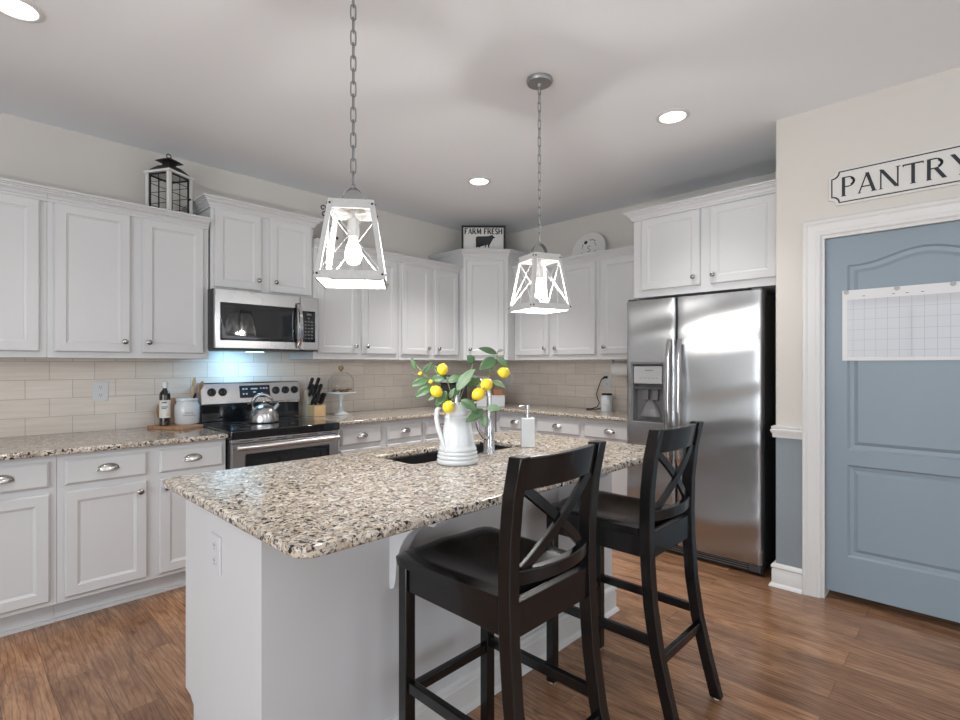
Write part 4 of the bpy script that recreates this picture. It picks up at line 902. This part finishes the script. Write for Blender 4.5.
# round plate
t = thing('decorative_plate', 'round cream plate with a letter S leaning on the fridge-side wall', 'plate', (4.175, 2.645, 2.1925), -pi/2)
PR = 0.182; tl = R(12)
def onpl(mb): 
    mb.v = [(x, (y)*cos(tl)+(z)*sin(tl), (z)*cos(tl)-(y)*sin(tl)) for x, y, z in [(a, b, c+PR) for a, b, c in mb.v]]; return mb
onpl(MB().lathe([(0.0, 0.0), (0.11, 0.0), (0.175, 0.010), (PR, 0.014), (0.176, 0.018), (0.112, 0.007), (0.0, 0.006)], 40, (0, 0, 0), 'y', False)).build('dish', 'sign', t, smooth=40)
mb, wd = text_mb('S', 0.062); mb.v = [(x-wd/2, y-0.0062, z-0.012) for x, y, z in mb.v]; onpl(mb).build('letter', 'clay', t, smooth=0)
for a0, a1 in ((200, 250), (290, 345), (15, 50), (150, 170)):
    onpl(MB().tube([(0.078*cos(R(a0+(a1-a0)*i/8)), -0.0065, 0.078*sin(R(a0+(a1-a0)*i/8))+0.018) for i in range(9)], 0.0034, 5)).build('painted_stem', 'clay', t)
for cx, cz, rr_, m_ in ((-0.042, 0.068, 0.022, 'ink'), (-0.072, 0.078, 0.011, 'clay'), (-0.07, 0.045, 0.009, 'clay'), (0.035, 0.088, 0.013, 'clay'), (0.055, 0.075, 0.012, 'clay'), (0.01, 0.085, 0.010, 'clay'), (0.035, -0.085, 0.018, 'ink'), (0.06, -0.07, 0.010, 'clay'), (-0.01, -0.088, 0.012, 'clay')):
    onpl(MB().lathe([(rr_, 0.006), (rr_*0.8, 0.0075), (0.001, 0.0078)], 10, (cx, 0, cz+0.022), 'y')).build('painted_flower', m_, t)

# ------------------------------------------------------------------ pantry wall: sign and calendar
t = thing('pantry_sign', 'white PANTRY sign with black border above the blue door', 'sign', (PX-0.0005, 0.603, 2.172), -pi/2)
W_, H_ = 0.640, 0.196
def plaque(i, r):
    w0, h0 = W_-2*i, H_-2*i; P = []
    for cx, cz, a0 in ((0, 0, 90), (w0, 0, 180), (w0, h0, 270), (0, h0, 0)):
        P += [(i+cx+r*cos(R(a0-90*k/6)), i+cz+r*sin(R(a0-90*k/6))) for k in range(7)]
    return P
o_ = plaque(0, 0.034)
MB().loft([[(x, 0, z) for x, z in o_], [(x, -0.010, z) for x, z in o_]]).build('board', 'sign', t, smooth=30, bevel=0.002)
a_, b_ = plaque(0.012, 0.034), plaque(0.0180, 0.034)
MB().loft([[(x, -0.0104, z) for x, z in a_], [(x, -0.0112, z) for x, z in a_], [(x, -0.0112, z) for x, z in b_], [(x, -0.0104, z) for x, z in b_]], False, True).build('border_line', 'ink', t, smooth=0)
mb, wd = text_mb('PANTRY', 0.104, 0.09); k_ = 0.522/wd; mb.v = [(x*k_+0.058, y-0.0102, z+0.045) for x, y, z in mb.v]; mb.build('lettering', 'ink', t, smooth=0)
t = thing('wall_calendar', 'wide white grid calendar pinned on the blue pantry door', 'calendar', (PX+0.0215, 0.545, 1.324))
MB().box(-0.0022, -0.70, 0, -0.0008, 0, 0.383).build('sheet', 'plastic', t, smooth=0)
MB().box(-0.0027, -0.665, 0.018, -0.0023, -0.022, 0.331).build('printed_grid', 'paper', t, smooth=0)
for y, z in ((-0.018, 0.372), (-0.235, 0.374), (-0.45, 0.374)): MB().lathe([(0.0125, 0.0023), (0.0125, 0.006), (0.006, 0.0072)], 14, (0, y, z), '-x').build('magnet', 'lightgrey', t)
for y in (-0.09, -0.215, -0.27, -0.33): MB().box(-0.0027, y-0.012, 0.345, -0.0023, y, 0.349).build('header_print', 'clay', t, smooth=0)

# ------------------------------------------------------------------ outlets
def outlet(label, loc, rotz, w_=0.078, h_=0.122, m_='plastic'):
    t = thing('wall_outlet', label, 'outlet', loc, rotz, 'white wall outlets')
    MB().panel(w_, h_, [(0, 0), (0, -0.003), (0.003, -0.006)], -w_/2, 0).build('cover_plate', m_, t, smooth=20)
    for z in (h_*0.30, h_*0.70):
        r_ = MB().prism(rounded([(-0.017, -0.014), (0.017, -0.014), (0.017, 0.014), (-0.017, 0.014)], 0.008, 4), 0, 1)
        r_.v = [(x, -0.006-0.002*zz, y+z) for x, y, zz in r_.v]; p = r_.build('receptacle', m_, t, smooth=30)
        for x in (-0.006, 0.006): MB().box(x-0.0012, -0.0084, z-0.001, x+0.0012, -0.008, z+0.008).build('slot', 'ink', p, smooth=0)
        MB().lathe([(0.0026, 0.008), (0.0026, 0.0084)], 8, (0, 0, z-0.008), 'y').build('ground_hole', 'ink', p)
    return t
outlet('white outlet on the cream tile left of the dark bottle', (0.689, YA-0.0125, 1.071), 0, 0.084, 0.125)
outlet('white outlet on the tile beside the rightmost hanging lemon', (XB-0.0125, 3.715, 1.085), -pi/2)
outlet('white outlet on the tile with a black cord plugged in', (XB-0.0125, 2.505, 1.075), -pi/2, 0.078, 0.150)
outlet('white outlet on the end panel of the island', (0.5995, 1.735, 0.648), -pi/2, 0.082, 0.117, 'island')

# ------------------------------------------------------------------ left counter: board, bottle, crock, spoons
ZB = ZK+0.0005
o = MB().prism(rounded([(-0.145, -0.088), (0.145, -0.088), (0.145, 0.088), (-0.145, 0.088)], 0.012, 4), 0, 0.020).build('serving_board', 'board', bevel=0.003)
tag(o, 'warm brown wooden serving board under the bottle and crock', 'board', loc=(1.052, 3.780, ZB), rotz=R(-62))
ZS = ZB+0.0205
t = thing('bottle', 'slim dark brown bottle with white cap and cream label', 'bottle', (1.000, 3.815, ZS))
MB().lathe([(0.028, 0), (0.032, 0.004), (0.032, 0.195), (0.029, 0.212), (0.014, 0.232), (0.0135, 0.242)], 24).build('glass_body', 'bottle', t)
MB().lathe([(0.0175, 0.2425), (0.0175, 0.275), (0.016, 0.283), (0.006, 0.285)], 20).build('cap', 'white', t)
mb = MB(); rings = [[(0.0326*cos(R(a)), 0.0326*sin(R(a)), z) for a in range(170, 331, 10)] for z in (0.050, 0.165)]
mb.add(rings[0]+rings[1], [(i, i+1, 18+i, 17+i) for i in range(16)]); lb = mb.build('paper_label', 'label', t, smooth=60)
for z, a0, a1, m_ in ((0.146, 225, 275, 'ink'), (0.118, 220, 285, 'clay'), (0.108, 220, 270, 'clay'), (0.066, 265, 300, 'yellow')):
    mb = MB(); aa = list(range(a0, a1+1, 5)); n = len(aa); mb.add([(0.0329*cos(R(a)), 0.0329*sin(R(a)), zz) for zz in (z, z+0.007) for a in aa], [(i, i+1, n+i+1, n+i) for i in range(n-1)]); mb.build('label_print', m_, lb, smooth=60)
t = thing('utensil_crock', 'white ceramic crock holding wooden spoons left of the stove', 'crock', (1.132, 3.820, ZS))
MB().lathe([(0.0, 0.0), (0.066, 0.0), (0.074, 0.010), (0.076, 0.10), (0.074, 0.125), (0.064, 0.142), (0.062, 0.152), (0.067, 0.156), (0.067, 0.170), (0.061, 0.172), (0.058, 0.150), (0.066, 0.12), (0.068, 0.02), (0.0, 0.012)], 32, cap=False).build('pot', 'white', t)
for z, n_, r_ in ((0.095, 5, 0.0752), (0.072, 4, 0.0757), (0.056, 6, 0.0757)):
    for i in range(n_):
        a = R(238+i*9.5+(0 if n_ > 4 else 8)); mb = MB(); mb.add([(r_*cos(a+da)*1.004, r_*sin(a+da)*1.004, z+dz) for da, dz in ((0, 0), (0.09, 0), (0.09, 0.009), (0, 0.009))], [(0, 1, 2, 3)]); mb.build('pot_print', 'clay', t, smooth=0)
def spoon(nm, label, base, tip, m_, head):
    t = thing(nm, label, 'kitchen utensil', tuple(base), 0, 'utensils in the crock'); d = Vector(tip)-Vector(base); u = d.normalized(); 
    MB().tube([u*0.0, d*0.5, d*0.78], [0.006, 0.006, 0.0065], 8).build('handle', m_, t)
    s_ = u.cross(Vector((0.55, -0.83, 0))).normalized(); rings = []
    for k in range(9):
        f = k/8; c_ = d*(0.77+0.23*f); wv = head*sin(pi*min(1, 0.15+0.80*f))**0.7; nn = u.cross(s_)
        rings.append([c_+s_*wv, c_+nn*0.004, c_-s_*wv, c_-nn*0.004])
    MB().loft(rings).build('blade', m_, t, smooth=60); return t
cb = Vector((1.132, 3.820, ZS+0.02))
spoon('wooden_spoon', 'tan wooden spoon in the crock, upright one', cb+Vector((0.02, 0.03, 0)), cb+Vector((0.055, 0.025, 0.290)), 'lightwood', 0.019)
spoon('wooden_spoon', 'brown wooden spoon in the crock, leaning right', cb+Vector((-0.01, -0.02, 0)), cb+Vector((0.095, -0.010, 0.262)), 'board', 0.022)
spoon('spatula', 'black spatula stub showing at the rim of the crock', cb+Vector((0.00, 0.00, 0)), cb+Vector((0.045, -0.030, 0.185)), 'blackiron', 0.014)
t = thing('round_board', 'round tan wooden board leaning on the tile behind bottle and crock', 'board', (1.085, 3.955, ZB))
mb = MB().lathe([(0.0, 0), (0.092, 0), (0.095, 0.004), (0.095, 0.010), (0.092, 0.014), (0.0, 0.014)], 32, (0, 0, 0.095), 'y'); tl2 = R(14)
mb.v = [(x, y*cos(tl2)+z*sin(tl2)-0.0, z*cos(tl2)-y*sin(tl2)) for x, y, z in mb.v]; mb.v = [(x, y+0.002, z+0.0002) for x, y, z in mb.v]; mb.build('disc', 'board', t)

# ------------------------------------------------------------------ kettle
t = thing('kettle', 'stainless steel kettle with arched handle on the glass cooktop', 'kettle', (1.560, 3.610, 0.8998), R(-35))
MB().lathe([(0.0, 0), (0.090, 0), (0.096, 0.006), (0.097, 0.020), (0.093, 0.055), (0.080, 0.088), (0.058, 0.110), (0.036, 0.120), (0.034, 0.122)], 32).build('body', 'steelh', t, smooth=40)
MB().lathe([(0.036, 0.1205), (0.034, 0.127), (0.014, 0.132), (0.008, 0.136), (0.010, 0.146), (0.007, 0.152), (0.001, 0.153)], 20).build('lid', 'polish', t)
MB().tube([(0.062, 0, 0.080), (0.085, 0, 0.110), (0.098, 0, 0.128)], [0.022, 0.016, 0.013], 12).build('spout', 'polish', t)
mb = MB(); P = [(-0.070, 0, 0.090)]+[(-0.008+0.070*cos(R(a)), 0, 0.118+0.076*sin(R(a))) for a in range(170, 29, -10)]+[(0.05, 0, 0.138)]
mb.tube(P, [0.007]*2+[0.0125]*(len(P)-4)+[0.007]*2, 10); mb.build('handle', 'knob', t)

# ------------------------------------------------------------------ knife block with knives
t = thing('knife_block', 'pale wooden knife block full of black-handled knives', 'knife block', (2.062, 3.990, ZB), R(-80))
pr = [(0, 0), (0.100, 0), (0.100, 0.085), (0.116, 0.108), (0.078, 0.215), (0.060, 0.205)]
MB().loft([[(x, y, z) for x, z in pr] for y in (-0.055, 0.055)]).build('slanted_body', 'greywood', t, smooth=0, bevel=0.003)
MB().box(0.1005, -0.055, 0, 0.190, 0.055, 0.090).build('front_block', 'lightwood', t, smooth=0, bevel=0.003)
kc = Vector((2.062, 3.990, ZB)); ca, sa = cos(R(-80)), sin(R(-80)); u0 = Vector((0.48, 0, 0.877))
spots = [(0.084, -0.032, 0.206), (0.084, 0.030, 0.206), (0.102, -0.040, 0.155), (0.102, 0.000, 0.155), (0.102, 0.040, 0.155), (0.132, -0.038, 0.0915), (0.132, 0.0, 0.0915), (0.132, 0.038, 0.0915), (0.168, -0.030, 0.0915), (0.168, 0.025, 0.0915)]
wh = ['topmost row left', 'topmost row right', 'second row left', 'second row middle', 'second row right', 'third row left', 'third row middle', 'third row right', 'lowest row left', 'lowest row right']
for i, (x, y, z) in enumerate(spots):
    L_ = 0.115 if i < 5 else 0.105
    p = kc+Vector((x*ca-y*sa, x*sa+y*ca, z+0.001)); k_ = thing('kitchen_knife', 'black-handled knife in the block, %s slot' % wh[i], 'knife', tuple(p), R(-80), 'black-handled knives in the block')
    nrm = Vector((0, 1, 0)); mb = MB(); rings = []
    for f, hw in ((0.10, 0.009), (0.16, 0.012), (0.5, 0.0105), (0.85, 0.013), (1.0, 0.010)):
        c_ = u0*L_*f; s_ = Vector((0.877, 0, -0.48)); rings.append([c_+s_*hw-nrm*0.0085, c_+s_*hw+nrm*0.0085, c_-s_*hw+nrm*0.0085, c_-s_*hw-nrm*0.0085])
    hd = mb.loft(rings).build('handle', 'blackiron', k_, smooth=30, bevel=0.0015)
    MB().bar(u0*0.000, u0*L_*0.105, 0.012, 0.006, (0, 1, 0)).build('bolster', 'polish', k_, smooth=0)
    for f in (0.35, 0.65): MB().lathe([(0.0026, 0.0085), (0.0026, 0.0093)], 8, tuple(u0*L_*f), 'y').build('rivet', 'polish', hd)

# ------------------------------------------------------------------ cake stand, dome, biscuits
t = thing('cake_stand', 'white pedestal cake stand right of the knife block', 'cake stand', (2.302, 3.835, ZB))
MB().lathe([(0.0, 0), (0.062, 0), (0.064, 0.006), (0.050, 0.016), (0.026, 0.030), (0.015, 0.055), (0.013, 0.10), (0.020, 0.150), (0.036, 0.168), (0.118, 0.176), (0.124, 0.182), (0.124, 0.190), (0.0, 0.188)], 36, cap=False).build('pedestal', 'white', t)
zp = ZB+0.1905
t = thing('glass_cloche', 'clear glass dome over the biscuits on the cake stand', 'glass dome', (2.302, 3.835, zp))
MB().lathe([(0.106, 0.0005), (0.107, 0.06), (0.100, 0.105), (0.082, 0.138), (0.050, 0.160), (0.012, 0.168), (0.012, 0.1655), (0.050, 0.1575), (0.080, 0.136), (0.0975, 0.104), (0.1045, 0.06), (0.1035, 0.0005)], 36, cap=False).build('dome', 'glass', t, smooth=80)
MB().lathe([(0.008, 0.1682), (0.007, 0.176), (0.019, 0.186), (0.023, 0.198), (0.018, 0.210), (0.004, 0.215)], 18).build('knob', 'gold', t, smooth=80)
for k in range(8):
    a = k*2.4; r_ = 0.03+0.033*((k*0.37) % 1); z = 0.0005+0.0125*(k // 4)
    o = MB().lathe([(0.030, 0), (0.034, 0.004), (0.032, 0.009), (0.018, 0.012), (0.001, 0.0122)], 16).build('biscuit', 'cookie')
    tag(o, 'brown biscuit heaped under the glass dome', 'biscuit', 'biscuits under the glass dome', (2.302+r_*cos(a), 3.835+r_*sin(a), zp+z))

# ------------------------------------------------------------------ back corner of the counter
t = thing('coffee_maker', 'black coffee maker in the counter corner behind the lemon leaves', 'coffee maker', (3.395, 3.630, ZB), R(-46))
MB().box(-0.125, -0.11, 0, 0.125, 0.11, 0.035).build('base', 'blackiron', t, smooth=0, bevel=0.008)
MB().box(-0.125, 0.02, 0.036, 0.125, 0.11, 0.235).build('tank', 'blackiron', t, smooth=0, bevel=0.008)
MB().box(-0.130, -0.11, 0.236, 0.130, 0.11, 0.315).build('brew_head', 'glassblack', t, smooth=0, bevel=0.012)
MB().lathe([(0.055, 0.036), (0.062, 0.06), (0.058, 0.12), (0.045, 0.15), (0.047, 0.16)], 20, (0, -0.045, 0)).build('carafe', 'bottle', t)
t = thing('bread_box', 'low white box in the counter corner right of the faucet', 'box', (3.795, 3.520, ZB), -pi/4)
MB().box(-0.140, -0.07, 0, 0.140, 0.07, 0.100).build('box', 'white', t, smooth=0, bevel=0.006)
MB().box(-0.143, -0.073, 0.1005, 0.143, 0.073, 0.112).build('lid', 'white', t, smooth=0, bevel=0.004)
t = thing('recipe_board', 'upright cream board standing behind the low white box', 'board', (3.86, 3.66, ZB), -pi/4)
MB().box(-0.085, -0.008, 0, 0.045, 0.008, 0.300).build('board', 'sign', t, smooth=0, bevel=0.002)
MB().tube([(0.02+0.012*cos(R(a)), -0.0095, 0.10+0.012*sin(R(a))) for a in range(0, 271, 30)], 0.0022, 6).build('curl_print', 'ink', t)
o = MB().loft([[(x*s_, y*s_, z) for x, y in rounded([(-0.058, -0.035), (0.058, -0.035), (0.058, 0.035), (-0.058, 0.035)], 0.02, 4)] for z, s_ in ((0, 0.95), (0.01, 1.0), (0.045, 1.0), (0.058, 0.85))]).build('loaf', 'rust')
tag(o, 'small reddish-brown loaf-shaped thing on the low white box', 'loaf', loc=(3.795+0.055, 3.520-0.055, ZB+0.1125), rotz=-pi/4)

# warmer, cord, towel on the fridge side
t = thing('wax_warmer', 'small white ceramic wax warmer with dark lid near the refrigerator', 'wax warmer', (4.140, 2.415, ZB), -pi/3)
MB().lathe([(0.0, 0), (0.049, 0), (0.052, 0.006), (0.052, 0.130), (0.048, 0.142), (0.0, 0.142)], 28, cap=False).build('jar', 'white', t)
MB().lathe([(0.045, 0.1425), (0.047, 0.150), (0.043, 0.158), (0.0, 0.160)], 24, cap=False).build('lid', 'ink', t)
for s_ in (-1, 1): MB().lathe([(0.0, -0.006), (0.011, 0.0), (0.0, 0.008)], 10, (s_*0.0555, 0, 0.125), cap=False).build('lug', 'white', t)
for cx, cz, r_ in ((0, 0.070, 0.018), (-0.018, 0.088, 0.009), (0.018, 0.088, 0.009), (-0.021, 0.062, 0.009), (0.021, 0.062, 0.009)): MB().lathe([(r_, 0.0525-0.0), (r_*0.8, 0.056), (0.001, 0.0565)], 12, (cx, 0.004 if abs(cx) > 0.01 else 0.0, cz), 'y').build('raised_petal', 'white', t)
o = MB().tube([(4.300, 2.505, 1.185), (4.268, 2.512, 1.186), (4.25, 2.535, 1.165), (4.245, 2.560, 1.10), (4.24, 2.580, 1.03), (4.225, 2.560, 0.985), (4.20, 2.525, 0.955), (4.185, 2.540, 0.915), (4.18, 2.60, 0.893), (4.16, 2.640, 0.892), (4.12, 2.60, 0.893), (4.15, 2.53, 0.895), (4.145, 2.490, 0.905), (4.143, 2.472, 0.915)], [0.011, 0.011]+[0.0045]*12, 8).build('power_cord', 'blackiron', smooth=80)
tag(o, 'black power cord looping from tile outlet to the white warmer', 'cord')
t = thing('paper_towel_roll', 'white paper towel roll mounted under the cabinet beside refrigerator', 'paper towel', (4.14, 2.205, 1.262))
MB().lathe([(0.020, -0.135), (0.060, -0.135), (0.060, 0.135), (0.020, 0.135)], 28, axis='y', cap=False).build('roll', 'towel', t)
MB().lathe([(0.018, -0.145), (0.018, 0.145)], 14, axis='y').build('rod', 'plastic', t)
for y in (-0.150, 0.1455): MB().box(-0.022, y, -0.02, 0.022, y+0.0045, 0.0825).build('bracket', 'plastic', t, smooth=0)

# ------------------------------------------------------------------ soap bottle
t = thing('soap_dispenser', 'square white soap dispenser with chrome pump on the island', 'soap dispenser', (2.050, 1.645, ZB), R(-46))
MB().prism(rounded([(-0.034, -0.030), (0.034, -0.030), (0.034, 0.030), (-0.034, 0.030)], 0.005, 3), 0, 0.147).build('bottle', 'white', t, bevel=0.003)
MB().lathe([(0.016, 0.1475), (0.016, 0.165), (0.007, 0.167), (0.006, 0.198), (0.013, 0.199), (0.013, 0.209), (0.004, 0.211)], 18).build('pump', 'polish', t)
MB().tube([(0.0, 0, 0.204), (-0.03, 0, 0.204), (-0.048, 0, 0.199)], [0.006, 0.0055, 0.004], 8).build('nozzle', 'polish', t)

# ------------------------------------------------------------------ pitcher with lemon branches
PXY = (1.512, 1.592); RZ = R(-46)
t = thing('pitcher', 'white ribbed pitcher holding lemon branches', 'pitcher', (*PXY, ZB), RZ)
prof = [(0.0, 0.002), (0.084, 0.0), (0.089, 0.004), (0.0875, 0.016), (0.0835, 0.020), (0.0865, 0.026), (0.0862, 0.032), (0.0815, 0.036), (0.0840, 0.042), (0.0835, 0.048), (0.0785, 0.052), (0.0810, 0.058), (0.0800, 0.064), (0.0755, 0.070), (0.0745, 0.078), (0.068, 0.115), (0.060, 0.155), (0.0535, 0.188), (0.0560, 0.193), (0.0555, 0.198), (0.0515, 0.202), (0.0540, 0.208), (0.0535, 0.213), (0.0520, 0.217), (0.0535, 0.224), (0.058, 0.242), (0.063, 0.254)]
inner = [(0.060, 0.254), (0.054, 0.240), (0.048, 0.215), (0.048, 0.19), (0.070, 0.08), (0.078, 0.012), (0.0, 0.010)]
mb = MB().lathe(prof+inner, 40, cap=False)
def spouted(p):
    x, y, z = p; r_ = sqrt(x*x+y*y)
    if z > 0.20 and r_ > 0.02:
        f = ((z-0.20)/0.054); a = atan2(y, x); g = math.exp(-(a/0.42)**2)
        x += 0.030*f*f*g; z += 0.010*f*f*g-0.004*f*(1-g)
    return (x, y, z)
mb.v = [spouted(p) for p in mb.v]; mb.build('body', 'white', t, smooth=60)
ha = R(205)
P = [(-0.052, 0.0, 0.232), (-0.072, -0.008, 0.238), (-0.086, -0.016, 0.222), (-0.088, -0.024, 0.190), (-0.080, -0.032, 0.150), (-0.066, -0.042, 0.110), (-0.052, -0.052, 0.075), (-0.045, -0.060, 0.058), (-0.043, -0.066, 0.050)]
MB().tube(P, [0.011, 0.010, 0.010, 0.010, 0.010, 0.0095, 0.009, 0.008, 0.005], 10).build('handle', 'white', t, smooth=80)
ux, uz = 457.6, 461.5; K = 0.0043
def A(u, v, d=0.0): return Vector(((u-ux)*K, d, (uz-v)*K))
def leaf(base, tip, wd, par, m_, face=(0.15, -1, 0.35), bend=0.12):
    d = tip-base; L_ = d.length; u = d.normalized(); n = Vector(face).normalized(); s_ = u.cross(n).normalized(); n = s_.cross(u).normalized(); n_ = 10; vs = []; fs = []
    for i in range(n_+1):
        f = i/n_; hw = wd/2*(sin(pi*f**0.85)**0.75 if 0 < f < 1 else 0.02); c_ = base+u*L_*f+n*(bend*L_*4*f*(1-f)*0.5)
        for k in (-1, -0.5, 0, 0.5, 1): vs.append(c_+s_*hw*k+n*(abs(k)*hw*0.28))
    for i in range(n_):
        for k in range(4): a = i*5+k; fs.append((a, a+1, a+6, a+5))
    mb = MB(); mb.add(vs, fs); lf = mb.build('leaf', m_, par, smooth=60)
    so = lf.modifiers.new('thickness', 'SOLIDIFY'); so.thickness = 0.0007; return lf
def lemon(c_, r_, par, ax):
    prof_ = [(0.0, -1.12), (0.07, -1.11), (0.16, -1.07), (0.42, -0.98), (0.78, -0.62), (0.97, -0.2), (1.0, 0.1), (0.92, 0.45), (0.72, 0.75), (0.42, 0.98), (0.16, 1.1), (0.08, 1.17), (0.0, 1.18)]
    mb = MB().lathe([(a*r_, b*r_) for a, b in prof_], 22, cap=False); q = Vector((0, 0, 1)).rotation_difference(Vector(ax).normalized())
    mb.v = [tuple(q @ Vector(p)+c_) for p in mb.v]; return mb.build('lemon', 'lemon', par, smooth=80)
def branch(label, stems, leaves, lemons):
    t = thing('lemon_branch', label, 'lemon branch', (*PXY, ZB), RZ, 'lemon branches in the pitcher')
    for pts, r_ in stems: MB().tube(pts, r_, 7).build('stem', 'stem', t)
    for (b, tp, wd, m_, fc) in leaves: leaf(b, tp, wd, t, m_, fc)
    for c_, r_, ax in lemons: lemon(c_, r_, t, ax)
    return t
F1, F2, F3, F4 = (0.2, -1, 0.4), (-0.5, -1, 0.2), (0.5, -0.8, 0.6), (-0.2, -0.9, -0.5)
branch('lemon branch reaching up and right, with the topmost leaf', [([Vector((0.015, 0.0, 0.17)), A(470, 402, -0.01), A(480, 391, 0.0), A(488, 376, 0.01), A(496, 362, 0.02), A(497, 352, 0.02)], 0.0022), ([A(488, 376, 0.01), A(496, 371, 0.0), A(501, 368, -0.005)], 0.0014)],
 [(A(496.5, 354.5, 0.02), A(478, 349, 0.0), 0.030, 'leaf', F1), (A(496, 360, 0.02), A(479, 370, -0.01), 0.052, 'leaf', F1), (A(497, 358, 0.02), A(508, 367, 0.01), 0.030, 'leaf', F2), (A(491, 382, 0.01), A(504.5, 388, 0.0), 0.030, 'leafl', F3), (A(497, 352, 0.02), A(503, 351, 0.01), 0.014, 'clay', F1), (A(480, 378, 0.01), A(467, 387, 0.02), 0.034, 'leaf', F4)],
 [(A(503, 373, -0.005), 0.0235, (1, 0.1, -0.1))])
branch('lemon branch right of the pitcher rim with two overlapping lemons', [([Vector((0.02, -0.015, 0.18)), A(472, 401, -0.03), A(478, 395, -0.035), A(484, 387, -0.035)], 0.0024), ([Vector((0.03, -0.01, 0.20)), A(474, 407, -0.045), A(484, 410, -0.05), A(490, 408, -0.05)], 0.0016)],
 [(A(461, 399, -0.05), A(477, 409.5, -0.075), 0.040, 'leaf', F1), (A(483, 408, -0.05), A(466, 420, -0.085), 0.042, 'leaf', F1), (A(486, 408, -0.045), A(500, 408, -0.05), 0.036, 'leafl', F3), (A(482, 414, -0.06), A(484.5, 425, -0.075), 0.032, 'leafl', F1)],
 [(A(478, 394, -0.030), 0.0265, (0.8, 0, 0.5)), (A(486, 385, -0.01), 0.0255, (0.6, 0, 0.7))])
branch('lemon branch at the middle of the pitcher, with broad pale leaf', [([Vector((0.0, 0.01, 0.17)), A(459, 402, 0.0), A(464, 388, 0.0), A(470, 372, 0.01), A(473, 365, 0.01)], 0.0021), ([Vector((-0.005, 0.0, 0.17)), A(455, 402, 0.0), A(450, 390, 0.01), A(446, 377, 0.01)], 0.0018)],
 [(A(457, 391, -0.02), A(475, 369, 0.0), 0.050, 'leafl', F2), (A(473, 364, 0.01), A(467, 356, 0.0), 0.038, 'leaf', F1), (A(447, 382, 0.0), A(464, 377, 0.0), 0.038, 'leaf', F3), (A(452, 397, 0.02), A(460, 386, 0.03), 0.026, 'leaf', F4), (A(446, 380, 0.02), A(433, 366, 0.03), 0.034, 'leaf', F1), (A(445, 379, 0.0), A(430, 380, 0.02), 0.036, 'leaf', F2), (A(450, 399, 0.0), A(455, 388, -0.02), 0.024, 'leafl', F2)],
 [(A(442.7, 370, 0.0), 0.0235, (0.2, 0, 1))])
branch('lemon branch reaching left over the pitcher handle', [([Vector((-0.012, 0.0, 0.18)), A(451, 404, -0.02), A(444, 393, -0.02), A(429, 379, 0.0), A(418, 367, 0.01), A(411, 360, 0.02)], 0.0022), ([A(429, 379, 0.0), A(416, 374, -0.01), A(411, 371, -0.01)], 0.0014), ([A(444, 393, -0.02), A(448, 399, -0.04), A(449.5, 402, -0.05)], 0.0014)],
 [(A(412, 358, 0.02), A(416.5, 371, 0.01), 0.020, 'leaf', F2), (A(429, 380, 0.0), A(412.5, 386, -0.02), 0.042, 'leaf', F1), (A(434, 387, -0.01), A(416, 397, -0.03), 0.042, 'leaf', F3), (A(424, 374, 0.0), A(431.5, 363, 0.01), 0.024, 'leaf', F4), (A(447, 391, -0.025), A(437, 406, -0.05), 0.040, 'leaf', F1), (A(439, 395, -0.02), A(429, 400, -0.03), 0.018, 'leafl', F2), (A(436, 399, -0.02), A(443, 407, -0.03), 0.022, 'leaf', F4)],
 [(A(437.5, 391, -0.045), 0.0245, (0.7, 0, -0.6)), (A(449.6, 405.6, -0.075), 0.0245, (0.3, 0.3, 1)), (A(421, 374, -0.01), 0.008, (1, 0, 0.3)), (A(431.5, 382, -0.02), 0.009, (1, 0, 0.3))])
